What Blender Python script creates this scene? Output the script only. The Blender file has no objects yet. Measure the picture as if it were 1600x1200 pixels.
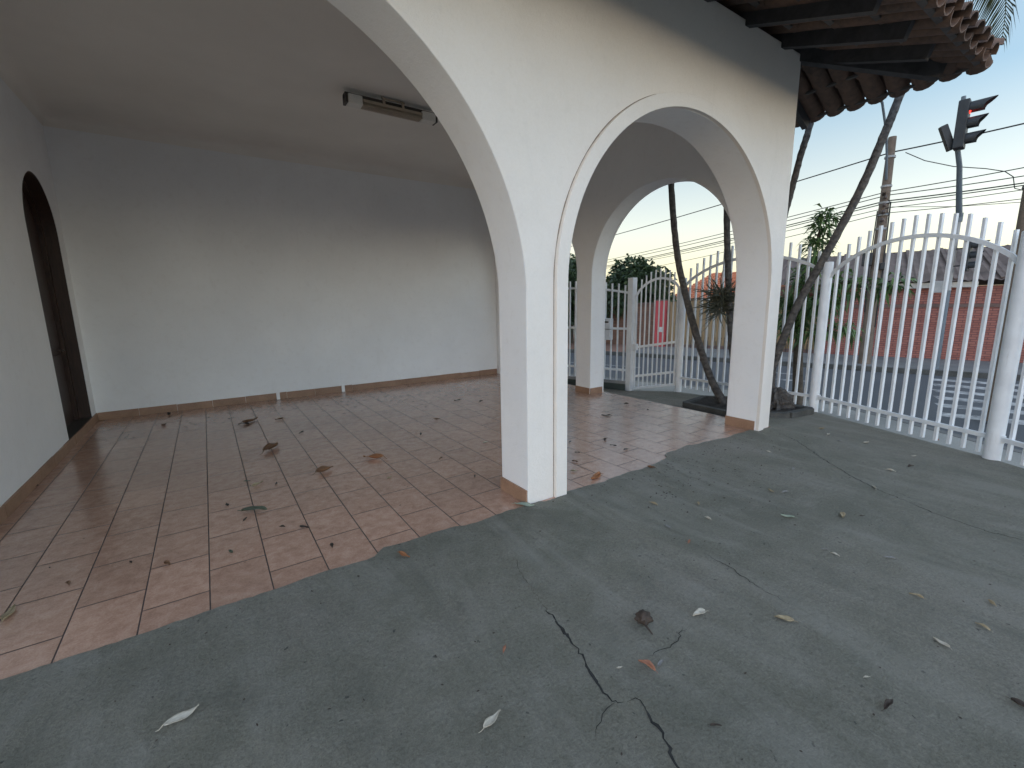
import bpy, bmesh, math, random
from mathutils import Vector, Matrix
from mathutils import geometry as mg
random.seed(7)
C = bpy.context.scene.collection
S = bpy.context.scene

# ------------------------------------------------------------------ camera
YAW, PITCH, ROLL = 0.595256, 0.178282, -0.015683
def cam_rows():
    A = Matrix(((math.cos(YAW), -math.sin(YAW), 0), (math.sin(YAW), math.cos(YAW), 0), (0, 0, 1)))
    B = Matrix(((1, 0, 0), (0, 0, -1), (0, 1, 0)))
    P = Matrix(((1, 0, 0), (0, math.cos(PITCH), -math.sin(PITCH)), (0, math.sin(PITCH), math.cos(PITCH))))
    Q = Matrix(((math.cos(ROLL), -math.sin(ROLL), 0), (math.sin(ROLL), math.cos(ROLL), 0), (0, 0, 1)))
    return Q @ P @ B @ A
R = cam_rows()
cd = bpy.data.cameras.new("camera")
cam = bpy.data.objects.new("camera", cd); C.objects.link(cam)
M = Matrix((R[0], -R[1], -R[2])).transposed().to_4x4()
M.translation = (0, 0, 1.55)
cam.matrix_world = M
cd.sensor_fit = 'HORIZONTAL'; cd.sensor_width = 36; cd.lens = 697.588 / 1600 * 36
cd.clip_start = 0.05; cd.clip_end = 3000
S.camera = cam

# ------------------------------------------------------------------ sky, sun, exposure
SUN_EL, SUN_AZ = math.radians(6), math.radians(235)   # low sun behind the camera
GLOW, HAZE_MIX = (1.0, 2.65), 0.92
w = bpy.data.worlds.new("World"); S.world = w; w.use_nodes = True
nt = w.node_tree; nt.nodes.clear()
out = nt.nodes.new('ShaderNodeOutputWorld'); bg = nt.nodes.new('ShaderNodeBackground')
sky = nt.nodes.new('ShaderNodeTexSky'); sky.sky_type = 'NISHITA'; sky.sun_disc = False
sky.sun_elevation = SUN_EL; sky.sun_rotation = SUN_AZ
sky.air_density = 1.0; sky.dust_density = 1.0; sky.ozone_density = 1.0
bg.inputs['Strength'].default_value = 0.15
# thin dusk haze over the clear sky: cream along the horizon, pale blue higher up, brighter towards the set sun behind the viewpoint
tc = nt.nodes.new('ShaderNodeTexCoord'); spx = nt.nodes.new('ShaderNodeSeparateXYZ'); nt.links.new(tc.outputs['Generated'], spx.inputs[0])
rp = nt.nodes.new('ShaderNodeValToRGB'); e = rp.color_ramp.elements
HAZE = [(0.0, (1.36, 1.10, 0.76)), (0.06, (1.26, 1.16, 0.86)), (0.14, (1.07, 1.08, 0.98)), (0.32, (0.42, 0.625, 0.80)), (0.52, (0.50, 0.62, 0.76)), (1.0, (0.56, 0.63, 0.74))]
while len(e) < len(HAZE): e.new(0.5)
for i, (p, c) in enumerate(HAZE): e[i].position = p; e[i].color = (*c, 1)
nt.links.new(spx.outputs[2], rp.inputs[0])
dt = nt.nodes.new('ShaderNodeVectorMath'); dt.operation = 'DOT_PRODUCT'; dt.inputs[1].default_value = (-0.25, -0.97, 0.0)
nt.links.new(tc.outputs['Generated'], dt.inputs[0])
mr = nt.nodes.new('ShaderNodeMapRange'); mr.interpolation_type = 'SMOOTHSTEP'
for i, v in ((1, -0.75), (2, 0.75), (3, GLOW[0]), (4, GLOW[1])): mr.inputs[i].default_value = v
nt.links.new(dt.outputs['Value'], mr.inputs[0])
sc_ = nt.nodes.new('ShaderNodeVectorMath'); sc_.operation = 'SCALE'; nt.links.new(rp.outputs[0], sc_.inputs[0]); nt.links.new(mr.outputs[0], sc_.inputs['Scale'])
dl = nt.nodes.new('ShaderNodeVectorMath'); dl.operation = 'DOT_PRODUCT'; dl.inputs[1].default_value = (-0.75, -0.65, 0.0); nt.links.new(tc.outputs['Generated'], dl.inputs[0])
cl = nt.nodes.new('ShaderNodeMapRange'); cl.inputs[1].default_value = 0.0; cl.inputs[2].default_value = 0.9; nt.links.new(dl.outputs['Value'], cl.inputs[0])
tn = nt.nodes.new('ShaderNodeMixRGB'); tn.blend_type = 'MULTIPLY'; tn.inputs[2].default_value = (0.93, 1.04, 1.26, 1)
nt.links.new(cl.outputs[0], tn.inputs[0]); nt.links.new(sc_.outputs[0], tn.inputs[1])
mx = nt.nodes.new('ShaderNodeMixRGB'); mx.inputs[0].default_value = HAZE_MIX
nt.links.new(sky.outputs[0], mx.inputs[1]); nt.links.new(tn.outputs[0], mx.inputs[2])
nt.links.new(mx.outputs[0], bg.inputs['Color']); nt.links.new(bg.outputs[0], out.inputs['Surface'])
sd = bpy.data.lights.new("sun", 'SUN'); sd.energy = 0.05; sd.angle = math.radians(50); sd.color = (1, 0.9, 0.78)
sun = bpy.data.objects.new("sun", sd); C.objects.link(sun)
sdir = Vector((math.sin(SUN_AZ) * math.cos(SUN_EL), math.cos(SUN_AZ) * math.cos(SUN_EL), math.sin(SUN_EL)))
sun.rotation_euler = sdir.to_track_quat('Z', 'Y').to_euler(); sun.location = (-3, -8, 9)
vs = S.view_settings
vs.view_transform = 'Standard'; vs.look = 'None'; vs.exposure = 2.35; vs.gamma = 1; vs.use_curve_mapping = False

# ------------------------------------------------------------------ materials
def rgb(c): return (c[0], c[1], c[2], 1)
class NT:
    def __init__(s, name):
        s.m = bpy.data.materials.new(name); s.m.use_nodes = True; s.t = s.m.node_tree
        s.b = s.t.nodes['Principled BSDF']
    def n(s, typ, **kw):
        nd = s.t.nodes.new('ShaderNode' + typ)
        for k, v in kw.items():
            if k in nd.inputs.keys(): nd.inputs[k].default_value = v
            else: setattr(nd, k, v)
        return nd
    def l(s, a, b): s.t.links.new(a, b)
    def math(s, op, a, b=None, c=None):
        nd = s.t.nodes.new('ShaderNodeMath'); nd.operation = op
        for i, x in enumerate((a, b, c)):
            if x is None: continue
            if isinstance(x, (int, float)): nd.inputs[i].default_value = x
            else: s.l(x, nd.inputs[i])
        return nd.outputs[0]
    def coord(s, scale=(1, 1, 1), kind='Object'):
        tc = s.n('TexCoord'); mp = s.n('Mapping'); mp.inputs['Scale'].default_value = scale
        s.l(tc.outputs[kind], mp.inputs['Vector']); return mp.outputs[0]
    def noise(s, vec, scale, detail=4, rough=0.55, dist=0):
        nd = s.n('TexNoise'); nd.inputs['Scale'].default_value = scale; nd.inputs['Detail'].default_value = detail
        nd.inputs['Roughness'].default_value = rough; nd.inputs['Distortion'].default_value = dist
        s.l(vec, nd.inputs['Vector']); return nd.outputs[0]
    def ramp(s, fac, stops):
        r = s.n('ValToRGB'); e = r.color_ramp.elements
        while len(e) < len(stops): e.new(0.5)
        for i, (p, c) in enumerate(stops):
            e[i].position = p; e[i].color = rgb(c) if not isinstance(c, (int, float)) else (c, c, c, 1)
        s.l(fac, r.inputs[0]); return r.outputs[0]
    def mix(s, fac, a, b, mode='MIX'):
        nd = s.n('MixRGB', blend_type=mode)
        for i, x in ((0, fac), (1, a), (2, b)):
            if isinstance(x, (int, float)): nd.inputs[i].default_value = x
            elif isinstance(x, tuple): nd.inputs[i].default_value = rgb(x)
            else: s.l(x, nd.inputs[i])
        return nd.outputs[0]
    def bump(s, h, strength=0.3, dist=0.01, prev=None):
        nd = s.n('Bump'); nd.inputs['Strength'].default_value = strength; nd.inputs['Distance'].default_value = dist
        s.l(h, nd.inputs['Height'])
        if prev is not None: s.l(prev, nd.inputs['Normal'])
        s.l(nd.outputs[0], s.b.inputs['Normal']); return nd.outputs[0]
    def base(s, c):
        if isinstance(c, tuple): s.b.inputs['Base Color'].default_value = rgb(c)
        else: s.l(c, s.b.inputs['Base Color'])
    def rough(s, r):
        if isinstance(r, (int, float)): s.b.inputs['Roughness'].default_value = r
        else: s.l(r, s.b.inputs['Roughness'])

def mottled(name, c1, c2, scale=4, rough=0.6, fine=60, bump=0.15, bdist=0.004, spec=None, metal=0, kind='Object'):
    t = NT(name); v = t.coord(kind=kind)
    a = t.noise(v, scale, 5); f = t.noise(v, fine, 3)
    k = t.mix(0.35, a, f)
    t.base(t.ramp(k, [(0.35, c1), (0.65, c2)])); t.rough(rough)
    if bump: t.bump(f, bump, bdist)
    if spec is not None: t.b.inputs['Specular IOR Level'].default_value = spec
    t.b.inputs['Metallic'].default_value = metal
    return t.m

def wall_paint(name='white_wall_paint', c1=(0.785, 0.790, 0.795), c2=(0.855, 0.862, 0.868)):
    t = NT(name); v = t.coord(kind='Object')
    big = t.noise(v, 0.9, 4, 0.6); fine = t.noise(v, 140, 4, 0.7); mid = t.noise(v, 14, 4, 0.6)
    col = t.ramp(big, [(0.3, c1), (0.7, c2)])
    col = t.mix(t.ramp(mid, [(0.55, 0.0), (0.85, 0.22)]), col, (0.60, 0.57, 0.53))
    spk = t.noise(v, 60, 4, 0.75); col = t.mix(0.16, col, spk, 'OVERLAY')
    scf = t.noise(t.coord((2.2, 2.2, 0.55)), 2.3, 6, 0.7, 0.5); col = t.mix(t.ramp(scf, [(0.60, 0.0), (0.78, 0.16)]), col, (0.52, 0.50, 0.46))
    t.base(col); t.rough(0.72)
    b = t.bump(big, 0.3, 0.05); b = t.bump(mid, 0.3, 0.005, b); b = t.bump(spk, 0.5, 0.006, b); t.bump(fine, 0.5, 0.004, b)
    return t.m

def ceiling_paint():
    t = NT('porch_ceiling_paint'); v = t.coord()
    big = t.noise(v, 0.8, 4, 0.6); fine = t.noise(v, 90, 4, 0.7)
    t.base(t.ramp(big, [(0.3, (0.74, 0.705, 0.65)), (0.7, (0.82, 0.785, 0.73))])); t.rough(0.85)
    t.bump(fine, 0.7, 0.006); return t.m

def floor_tile():
    t = NT('terracotta_floor_tile'); v = t.coord()
    sp = t.n('SeparateXYZ'); t.l(v, sp.inputs[0]); X, Y = sp.outputs[0], sp.outputs[1]
    TW, TL = 0.2963, 0.458
    u = t.math('DIVIDE', t.math('ADD', X, 0.74), TW); col = t.math('FLOOR', u); fu = t.math('SUBTRACT', u, col)
    par = t.math('FLOORED_MODULO', t.math('ADD', col, 1.0), 2.0)
    vv = t.math('ADD', t.math('DIVIDE', t.math('SUBTRACT', Y, 2.82), TL), t.math('MULTIPLY', par, 0.5))
    row = t.math('FLOOR', vv); fv = t.math('SUBTRACT', vv, row)
    du = t.math('MULTIPLY', t.math('MINIMUM', fu, t.math('SUBTRACT', 1.0, fu)), TW)
    dv = t.math('MULTIPLY', t.math('MINIMUM', fv, t.math('SUBTRACT', 1.0, fv)), TL)
    wob = t.math('MULTIPLY', t.math('SUBTRACT', t.noise(v, 30, 3), 0.5), 0.0022)
    du = t.math('ADD', du, wob); dv = t.math('MULTIPLY', t.math('ADD', dv, wob), 0.86)
    d = t.math('MINIMUM', du, dv)
    mr = t.n('MapRange'); mr.interpolation_type = 'SMOOTHSTEP'
    mr.inputs[1].default_value = 0.0026; mr.inputs[2].default_value = 0.0046; t.l(d, mr.inputs[0])
    tile = mr.outputs[0]                                           # 1 on the tile, 0 in the joint
    cx = t.n('CombineXYZ'); t.l(col, cx.inputs[0]); t.l(row, cx.inputs[1])
    wn = t.n('TexWhiteNoise', noise_dimensions='2D'); t.l(cx.outputs[0], wn.inputs['Vector'])
    off = t.n('VectorMath', operation='MULTIPLY_ADD'); t.l(wn.outputs['Color'], off.inputs[0]); off.inputs[1].default_value = (9, 9, 9); t.l(v, off.inputs[2])
    vein = t.noise(off.outputs[0], 13, 8, 0.72, 0.25); grain = t.noise(v, 110, 4, 0.7); big = t.noise(v, 0.7, 4)
    c = t.ramp(vein, [(0.28, (0.325, 0.178, 0.120)), (0.5, (0.445, 0.262, 0.182)), (0.72, (0.535, 0.345, 0.250))])
    hs = t.n('HueSaturation'); t.l(c, hs.inputs['Color'])
    t.l(t.math('ADD', 0.92, t.math('MULTIPLY', wn.outputs['Value'], 0.17)), hs.inputs['Value'])
    c = t.mix(0.38, hs.outputs[0], grain, 'OVERLAY')
    c = t.mix(t.ramp(big, [(0.45, 0.0), (0.75, 0.22)]), c, (0.22, 0.15, 0.115))      # dusty, trodden patches
    c = t.mix(tile, (0.060, 0.036, 0.028), c)
    t.base(c)
    rr = t.math('ADD', t.math('MULTIPLY', big, 0.16), t.math('MULTIPLY', vein, 0.10))
    t.b.inputs['IOR'].default_value = 1.62
    t.rough(t.math('ADD', t.math('ADD', rr, 0.10), t.math('MULTIPLY', t.math('SUBTRACT', 1.0, tile), 0.5)))
    t.l(t.math('MULTIPLY', tile, 0.5), t.b.inputs['Coat Weight']); t.b.inputs['Coat IOR'].default_value = 1.75; t.b.inputs['Coat Roughness'].default_value = 0.24
    b = t.bump(tile, 0.6, 0.003); b = t.bump(vein, 0.06, 0.004, b); t.bump(grain, 0.06, 0.001, b)
    return t.m

def yard_cement():
    t = NT('old_grey_cement'); v = t.coord()
    big = t.noise(v, 0.55, 5, 0.6, 0.3); mid = t.noise(v, 4.5, 8, 0.68, 0.3); fine = t.noise(v, 70, 6, 0.8); pit = t.noise(v, 30, 3, 0.5); grit = t.noise(v, 170, 3, 0.8)
    c = t.ramp(big, [(0.32, (0.132, 0.133, 0.102)), (0.50, (0.176, 0.169, 0.133)), (0.68, (0.218, 0.203, 0.169))])
    c = t.mix(t.ramp(mid, [(0.46, 0.0), (0.70, 0.45)]), c, (0.275, 0.265, 0.230))
    c = t.mix(t.ramp(mid, [(0.26, 0.55), (0.44, 0.0)]), c, (0.095, 0.098, 0.080))
    c = t.mix(0.8, c, fine, 'OVERLAY'); c = t.mix(0.5, c, grit, 'OVERLAY')
    c = t.mix(t.ramp(pit, [(0.255, 0.85), (0.30, 0.0)]), c, (0.035, 0.038, 0.034))
    wv = t.noise(t.coord((2.4, 0.42, 1)), 1.5, 5, 0.6, 0.7)         # trowel ridges running away from the house
    c = t.mix(t.ramp(wv, [(0.50, 0.0), (0.66, 0.38)]), c, (0.290, 0.280, 0.245))
    c = t.mix(t.ramp(wv, [(0.30, 0.38), (0.42, 0.0)]), c, (0.105, 0.107, 0.090))
    t.base(c); t.rough(t.ramp(mid, [(0.3, 0.62), (0.7, 0.85)]))
    b = t.bump(wv, 0.6, 0.06); b = t.bump(mid, 0.45, 0.03, b); b = t.bump(pit, 0.7, 0.012, b); b = t.bump(fine, 1.0, 0.012, b); t.bump(grit, 0.6, 0.004, b)
    return t.m

def brick_mat(name, c1, c2, mortar, bw=0.22, bh=0.066):
    t = NT(name); tc = t.n('TexCoord'); sp = t.n('SeparateXYZ'); t.l(tc.outputs['Object'], sp.inputs[0])
    cx = t.n('CombineXYZ'); t.l(t.math('ADD', sp.outputs[0], sp.outputs[1]), cx.inputs[0]); t.l(sp.outputs[2], cx.inputs[1])
    br = t.n('TexBrick'); t.l(cx.outputs[0], br.inputs['Vector'])
    br.inputs['Color1'].default_value = rgb(c1); br.inputs['Color2'].default_value = rgb(c2); br.inputs['Mortar'].default_value = rgb(mortar)
    br.inputs['Scale'].default_value = 1; br.inputs['Mortar Size'].default_value = 0.009
    br.inputs['Brick Width'].default_value = bw; br.inputs['Row Height'].default_value = bh; br.inputs['Bias'].default_value = 0
    nz = t.noise(tc.outputs['Object'], 3, 5)
    t.base(t.mix(t.ramp(nz, [(0.4, 0.0), (0.75, 0.4)]), br.outputs[0], (c1[0] * .55, c1[1] * .6, c1[2] * .6))); t.rough(0.85)
    inv = t.math('SUBTRACT', 1.0, br.outputs['Fac']); t.bump(inv, 0.6, 0.012)
    return t.m

def bark_mat(name, c1, c2, rings=14):
    t = NT(name); v = t.coord()
    sp = t.n('SeparateXYZ'); t.l(v, sp.inputs[0])
    nz = t.noise(v, 18, 5, 0.65)
    rg = t.math('SINE', t.math('ADD', t.math('MULTIPLY', sp.outputs[2], rings * 6.28), t.math('MULTIPLY', nz, 5)))
    t.base(t.mix(t.ramp(nz, [(0.3, 0.0), (0.7, 1.0)]), c1, c2)); t.rough(0.9)
    b = t.bump(rg, 0.35, 0.01); t.bump(nz, 0.7, 0.012, b); return t.m

def leaf_mat(name, c1, c2, rough=0.5):
    t = NT(name); oi = t.n('NewGeometry'); v = t.coord()
    nz = t.noise(v, 2.5, 3)
    k = t.mix(0.5, nz, oi.outputs['Random Per Island'])
    t.base(t.ramp(k, [(0.3, c1), (0.7, c2)])); t.rough(rough)
    t.b.inputs['Subsurface Weight'].default_value = 0
    t.b.inputs['Transmission Weight'].default_value = 0.0
    return t.m

def litter_mat(name, c1, c2):
    t = NT(name); v = t.coord(kind='Generated'); nz = t.noise(v, 5, 5, 0.65)
    t.base(t.ramp(nz, [(0.3, c1), (0.7, c2)])); t.rough(0.75); t.bump(nz, 0.4, 0.01); return t.m

def road_mat():
    t = NT('worn_asphalt'); v = t.coord(); big = t.noise(v, 0.4, 5); fine = t.noise(v, 60, 4, 0.75)
    c = t.ramp(big, [(0.3, (0.060, 0.066, 0.074)), (0.7, (0.085, 0.091, 0.099))])
    t.base(t.mix(0.4, c, fine, 'OVERLAY')); t.rough(0.75); t.bump(fine, 0.5, 0.006); return t.m

def paint_mark():
    t = NT('worn_road_paint'); v = t.coord(); nz = t.noise(v, 5, 6, 0.7)
    t.base(t.mix(t.ramp(nz, [(0.38, 0.0), (0.62, 1.0)]), (0.12, 0.125, 0.13), (0.50, 0.50, 0.49))); t.rough(0.7); return t.m

def tiled_roof(name, c1, c2, run=0.33):
    t = NT(name); v = t.coord(); nz = t.noise(v, 2.5, 5); f = t.noise(v, 20, 3)
    t.base(t.ramp(t.mix(0.4, nz, f), [(0.33, c1), (0.66, c2)])); t.rough(0.85); t.bump(f, 0.4, 0.01); return t.m

def wood_mat(name, c1, c2, stretch=(8, 8, 0.6), rough=0.7, bump=0.25):
    t = NT(name); v = t.coord(stretch); nz = t.noise(v, 4, 5, 0.6, 0.6)
    t.base(t.ramp(nz, [(0.3, c1), (0.7, c2)])); t.rough(rough); t.bump(nz, bump, 0.004); return t.m

def fence_paint():
    t = NT('white_gloss_paint'); v = t.coord(); a = t.noise(v, 6, 5); r = t.noise(v, 23, 6, 0.7); d = t.noise(t.coord((9, 9, 1.2)), 3, 5, 0.7)
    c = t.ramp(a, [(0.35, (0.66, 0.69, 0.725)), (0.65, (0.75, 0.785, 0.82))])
    c = t.mix(t.ramp(d, [(0.58, 0.0), (0.75, 0.35)]), c, (0.42, 0.40, 0.37))
    c = t.mix(t.ramp(r, [(0.70, 0.0), (0.76, 0.9)]), c, (0.20, 0.10, 0.05))
    t.base(c); t.rough(0.42); t.bump(r, 0.12, 0.003); return t.m
MT = dict(
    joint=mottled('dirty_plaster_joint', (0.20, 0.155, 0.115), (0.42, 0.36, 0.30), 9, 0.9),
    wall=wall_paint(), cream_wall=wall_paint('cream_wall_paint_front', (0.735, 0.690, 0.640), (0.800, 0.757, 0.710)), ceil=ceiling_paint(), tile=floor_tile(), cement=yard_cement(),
    skirting=mottled('clay_skirting', (0.23, 0.135, 0.085), (0.36, 0.22, 0.145), 5, 0.5, 70, 0.1),
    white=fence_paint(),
    rafter=wood_mat('dark_stained_wood', (0.030, 0.030, 0.034), (0.065, 0.063, 0.068), (2, 2, 2)),
    batten=wood_mat('grey_batten_wood', (0.06, 0.055, 0.055), (0.11, 0.10, 0.095), (2, 2, 2)),
    clay=tiled_roof('old_clay_tile', (0.072, 0.053, 0.046), (0.165, 0.102, 0.076)),
    door=wood_mat('dark_door_wood', (0.018, 0.010, 0.007), (0.050, 0.024, 0.016), (14, 14, 1.0), 0.45),
    sill=mottled('dark_stone_sill', (0.03, 0.03, 0.028), (0.07, 0.065, 0.055), 8, 0.4),
    crack=mottled('crack_shadow_dirt', (0.012, 0.012, 0.011), (0.03, 0.03, 0.028), 20, 0.95),
    trunk=bark_mat('palm_bark', (0.032, 0.030, 0.031), (0.14, 0.128, 0.115)),
    bark=bark_mat('tree_bark', (0.05, 0.038, 0.028), (0.12, 0.095, 0.07), 5),
    frond=leaf_mat('palm_frond_green', (0.035, 0.055, 0.030), (0.09, 0.115, 0.06)),
    leafA=leaf_mat('young_tree_leaf', (0.05, 0.105, 0.03), (0.13, 0.215, 0.065)),
    leafB=leaf_mat('street_tree_leaf', (0.018, 0.038, 0.016), (0.06, 0.095, 0.035)),
    epi=leaf_mat('grey_green_stems', (0.050, 0.055, 0.040), (0.12, 0.125, 0.085)),
    soil=mottled('dark_soil', (0.018, 0.015, 0.013), (0.05, 0.042, 0.035), 8, 0.95, 50, 0.8, 0.03),
    kerb=mottled('grey_concrete_kerb', (0.13, 0.13, 0.125), (0.22, 0.215, 0.205), 3, 0.85, 50, 0.4),
    darkkerb=mottled('mossy_planter_kerb', (0.045, 0.047, 0.045), (0.105, 0.105, 0.098), 4, 0.9, 50, 0.5, 0.01),
    green=mottled('dark_green_wall_paint', (0.042, 0.058, 0.052), (0.07, 0.085, 0.077), 3, 0.7),
    greywall=mottled('grey_plaster', (0.22, 0.225, 0.23), (0.32, 0.32, 0.32), 3, 0.85),
    road=road_mat(), mark=paint_mark(),
    walk=mottled('pavement_concrete', (0.12, 0.125, 0.125), (0.20, 0.20, 0.195), 1.2, 0.85, 60, 0.4, 0.006),
    palewalk=mottled('pale_pavement', (0.24, 0.235, 0.215), (0.36, 0.35, 0.32), 1.2, 0.85, 60, 0.4, 0.006),
    redwalk=mottled('reddish_pavement', (0.16, 0.085, 0.06), (0.25, 0.14, 0.10), 1.5, 0.85, 60, 0.4, 0.006),
    earth=mottled('dry_ground', (0.08, 0.075, 0.055), (0.14, 0.125, 0.09), 0.2, 0.95, 3, 0.2),
    brick=brick_mat('red_facing_brick', (0.29, 0.105, 0.085), (0.37, 0.150, 0.120), (0.15, 0.07, 0.065)),
    brown=brick_mat('brown_facing_brick', (0.17, 0.085, 0.055), (0.24, 0.125, 0.085), (0.10, 0.075, 0.06)),
    belt=mottled('brownish_belt_course', (0.13, 0.085, 0.075), (0.19, 0.125, 0.11), 3, 0.85),
    gutter=mottled('white_fascia_paint', (0.46, 0.45, 0.42), (0.58, 0.57, 0.54), 3, 0.7),
    sheet=mottled('weathered_fibre_cement', (0.075, 0.055, 0.048), (0.165, 0.122, 0.105), 1.6, 0.9, 22, 0.4, 0.01),
    fascia=wood_mat('brown_fascia_board', (0.07, 0.035, 0.025), (0.13, 0.065, 0.045), (1, 1, 4)),
    redpaint=mottled('red_wall_paint', (0.42, 0.05, 0.055), (0.53, 0.08, 0.085), 2, 0.7),
    slat=wood_mat('ochre_slat_wood', (0.20, 0.13, 0.06), (0.33, 0.225, 0.12), (9, 9, 0.7)),
    cream=mottled('cream_wall_paint', (0.50, 0.46, 0.38), (0.60, 0.56, 0.48), 1.5, 0.8),
    orange=tiled_roof('orange_roof_tile', (0.42, 0.135, 0.065), (0.60, 0.22, 0.11)),
    pole=mottled('pole_concrete', (0.125, 0.095, 0.072), (0.21, 0.165, 0.13), 5, 0.9, 50, 0.3),
    steel=mottled('blue_grey_painted_steel', (0.10, 0.13, 0.16), (0.15, 0.185, 0.215), 3, 0.5),
    galv=mottled('grey_galvanised_steel', (0.26, 0.27, 0.27), (0.36, 0.36, 0.36), 6, 0.5),
    black=mottled('matt_black_plastic', (0.014, 0.017, 0.020), (0.03, 0.034, 0.038), 8, 0.55),
    cable=mottled('black_cable', (0.018, 0.018, 0.020), (0.035, 0.035, 0.037), 8, 0.7),
    porcelain=mottled('brown_insulator', (0.05, 0.035, 0.03), (0.10, 0.07, 0.06), 8, 0.35),
    cap=mottled('aged_white_plastic', (0.66, 0.64, 0.59), (0.76, 0.74, 0.69), 8, 0.5),
    dark=mottled('dark_brown_metal', (0.03, 0.026, 0.022), (0.06, 0.05, 0.042), 8, 0.5),
    grille=mottled('dull_bronze_grille', (0.34, 0.28, 0.21), (0.46, 0.38, 0.29), 10, 0.4),
)
LM = dict(
    tan=litter_mat('tan_dry_leaf', (0.25, 0.19, 0.11), (0.42, 0.34, 0.21)), pale=litter_mat('pale_dry_leaf', (0.38, 0.34, 0.27), (0.58, 0.53, 0.44)),
    brown=litter_mat('brown_dry_leaf', (0.10, 0.048, 0.022), (0.23, 0.115, 0.055)), dark=litter_mat('dark_dry_leaf', (0.022, 0.016, 0.012), (0.07, 0.047, 0.034)),
    orange=litter_mat('orange_dry_leaf', (0.22, 0.085, 0.032), (0.42, 0.18, 0.075)), rust=litter_mat('rusty_dry_leaf', (0.27, 0.11, 0.06), (0.45, 0.21, 0.13)),
    green=litter_mat('grey_green_leaf', (0.055, 0.07, 0.045), (0.12, 0.135, 0.09)), pgreen=litter_mat('pale_green_leaf', (0.22, 0.27, 0.20), (0.36, 0.40, 0.31)),
    grey=litter_mat('grey_dry_leaf', (0.15, 0.145, 0.14), (0.30, 0.29, 0.275)))
tl = NT('lit_red_lens'); tl.base((0.3, 0.02, 0.02)); tl.b.inputs['Emission Color'].default_value = (1, 0.04, 0.03, 1); tl.b.inputs['Emission Strength'].default_value = 0.7
MT['red_lens'] = tl.m
MT['lens'] = mottled('unlit_dark_lens', (0.02, 0.022, 0.02), (0.045, 0.045, 0.04), 8, 0.2)

# ------------------------------------------------------------------ mesh helpers
class MB:
    def __init__(s): s.v = []; s.f = []
    def add(s, vs, fs):
        o = len(s.v); s.v += [tuple(x) for x in vs]; s.f += [tuple(i + o for i in f) for f in fs]; return s
    def box(s, x0, x1, y0, y1, z0, z1):
        return s.add([(x0, y0, z0), (x1, y0, z0), (x1, y1, z0), (x0, y1, z0), (x0, y0, z1), (x1, y0, z1), (x1, y1, z1), (x0, y1, z1)],
              [(0, 3, 2, 1), (4, 5, 6, 7), (0, 1, 5, 4), (1, 2, 6, 5), (2, 3, 7, 6), (3, 0, 4, 7)])
    def bar(s, a, b, w, h, up=(0, 0, 1)):
        a, b = Vector(a), Vector(b); d = (b - a).normalized(); up = Vector(up)
        if abs(d.dot(up)) > 0.98: up = Vector((1, 0, 0))
        x = d.cross(up).normalized() * (w / 2); y = x.cross(d).normalized() * (h / 2)
        vs = [p + i * x + j * y for p in (a, b) for i, j in ((-1, -1), (1, -1), (1, 1), (-1, 1))]
        return s.add(vs, [(3, 2, 1, 0), (4, 5, 6, 7), (0, 1, 5, 4), (1, 2, 6, 5), (2, 3, 7, 6), (3, 0, 4, 7)])
    def tube(s, pts, rad, n=8, cap=True, jit=0):
        pts = [Vector(p) for p in pts]
        if not hasattr(rad, '__len__'): rad = [rad] * len(pts)
        rings = []; t0 = None; nx = None
        for i, p in enumerate(pts):
            d = (pts[min(i + 1, len(pts) - 1)] - pts[max(i - 1, 0)]).normalized()
            if nx is None:
                nx = d.cross(Vector((0.3, 0.7, 0.2)) if abs(d.z) > 0.9 else Vector((0, 0, 1))).normalized()
            nx = (nx - d * nx.dot(d)).normalized(); ny = d.cross(nx)
            rings.append([p + (nx * math.cos(a) + ny * math.sin(a)) * rad[i] * (1 + random.uniform(-jit, jit)) for a in [2 * math.pi * k / n for k in range(n)]])
        vs = [q for r in rings for q in r]; fs = []
        for i in range(len(pts) - 1):
            for k in range(n):
                fs.append((i * n + k, i * n + (k + 1) % n, (i + 1) * n + (k + 1) % n, (i + 1) * n + k))
        if cap:
            fs.append(tuple(range(n - 1, -1, -1))); b = (len(pts) - 1) * n; fs.append(tuple(b + k for k in range(n)))
        return s.add(vs, fs)
    def build(s, name, mat, parent=None, loc=None, smooth=35, bevel=0):
        me = bpy.data.meshes.new(name)
        if loc is not None:
            lx = Vector(loc); s.v = [tuple(Vector(p) - lx) for p in s.v]
        me.from_pydata(s.v, [], s.f); me.materials.append(mat)
        if bevel:
            bm = bmesh.new(); bm.from_mesh(me)
            bmesh.ops.remove_doubles(bm, verts=bm.verts, dist=1e-5)
            bmesh.ops.bevel(bm, geom=[e for e in bm.edges if len(e.link_faces) == 2 and e.calc_face_angle(0) > 0.5], offset=bevel, segments=2, affect='EDGES', profile=0.6)
            bm.to_mesh(me); bm.free()
        if smooth:
            for p in me.polygons: p.use_smooth = True
            me.set_sharp_from_angle(angle=math.radians(smooth))
        me.update()
        o = bpy.data.objects.new(name, me); C.objects.link(o)
        if loc is not None: o.location = loc
        if parent is not None: o.parent = parent
        if bevel and smooth:
            wn_ = o.modifiers.new('normals', 'WEIGHTED_NORMAL'); wn_.keep_sharp = True; wn_.weight = 100
        return o
def tag(o, label=None, cat=None, group=None, kind=None):
    if label: o['label'] = label
    if cat: o['category'] = cat
    if group: o['group'] = group
    if kind: o['kind'] = kind
    return o
def empty(name, loc, label, cat, group=None, rz=0):
    o = bpy.data.objects.new(name, None); C.objects.link(o); o.location = loc; o.rotation_euler = (0, 0, rz)
    o.empty_display_size = 0.1
    return tag(o, label, cat, group)
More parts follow.
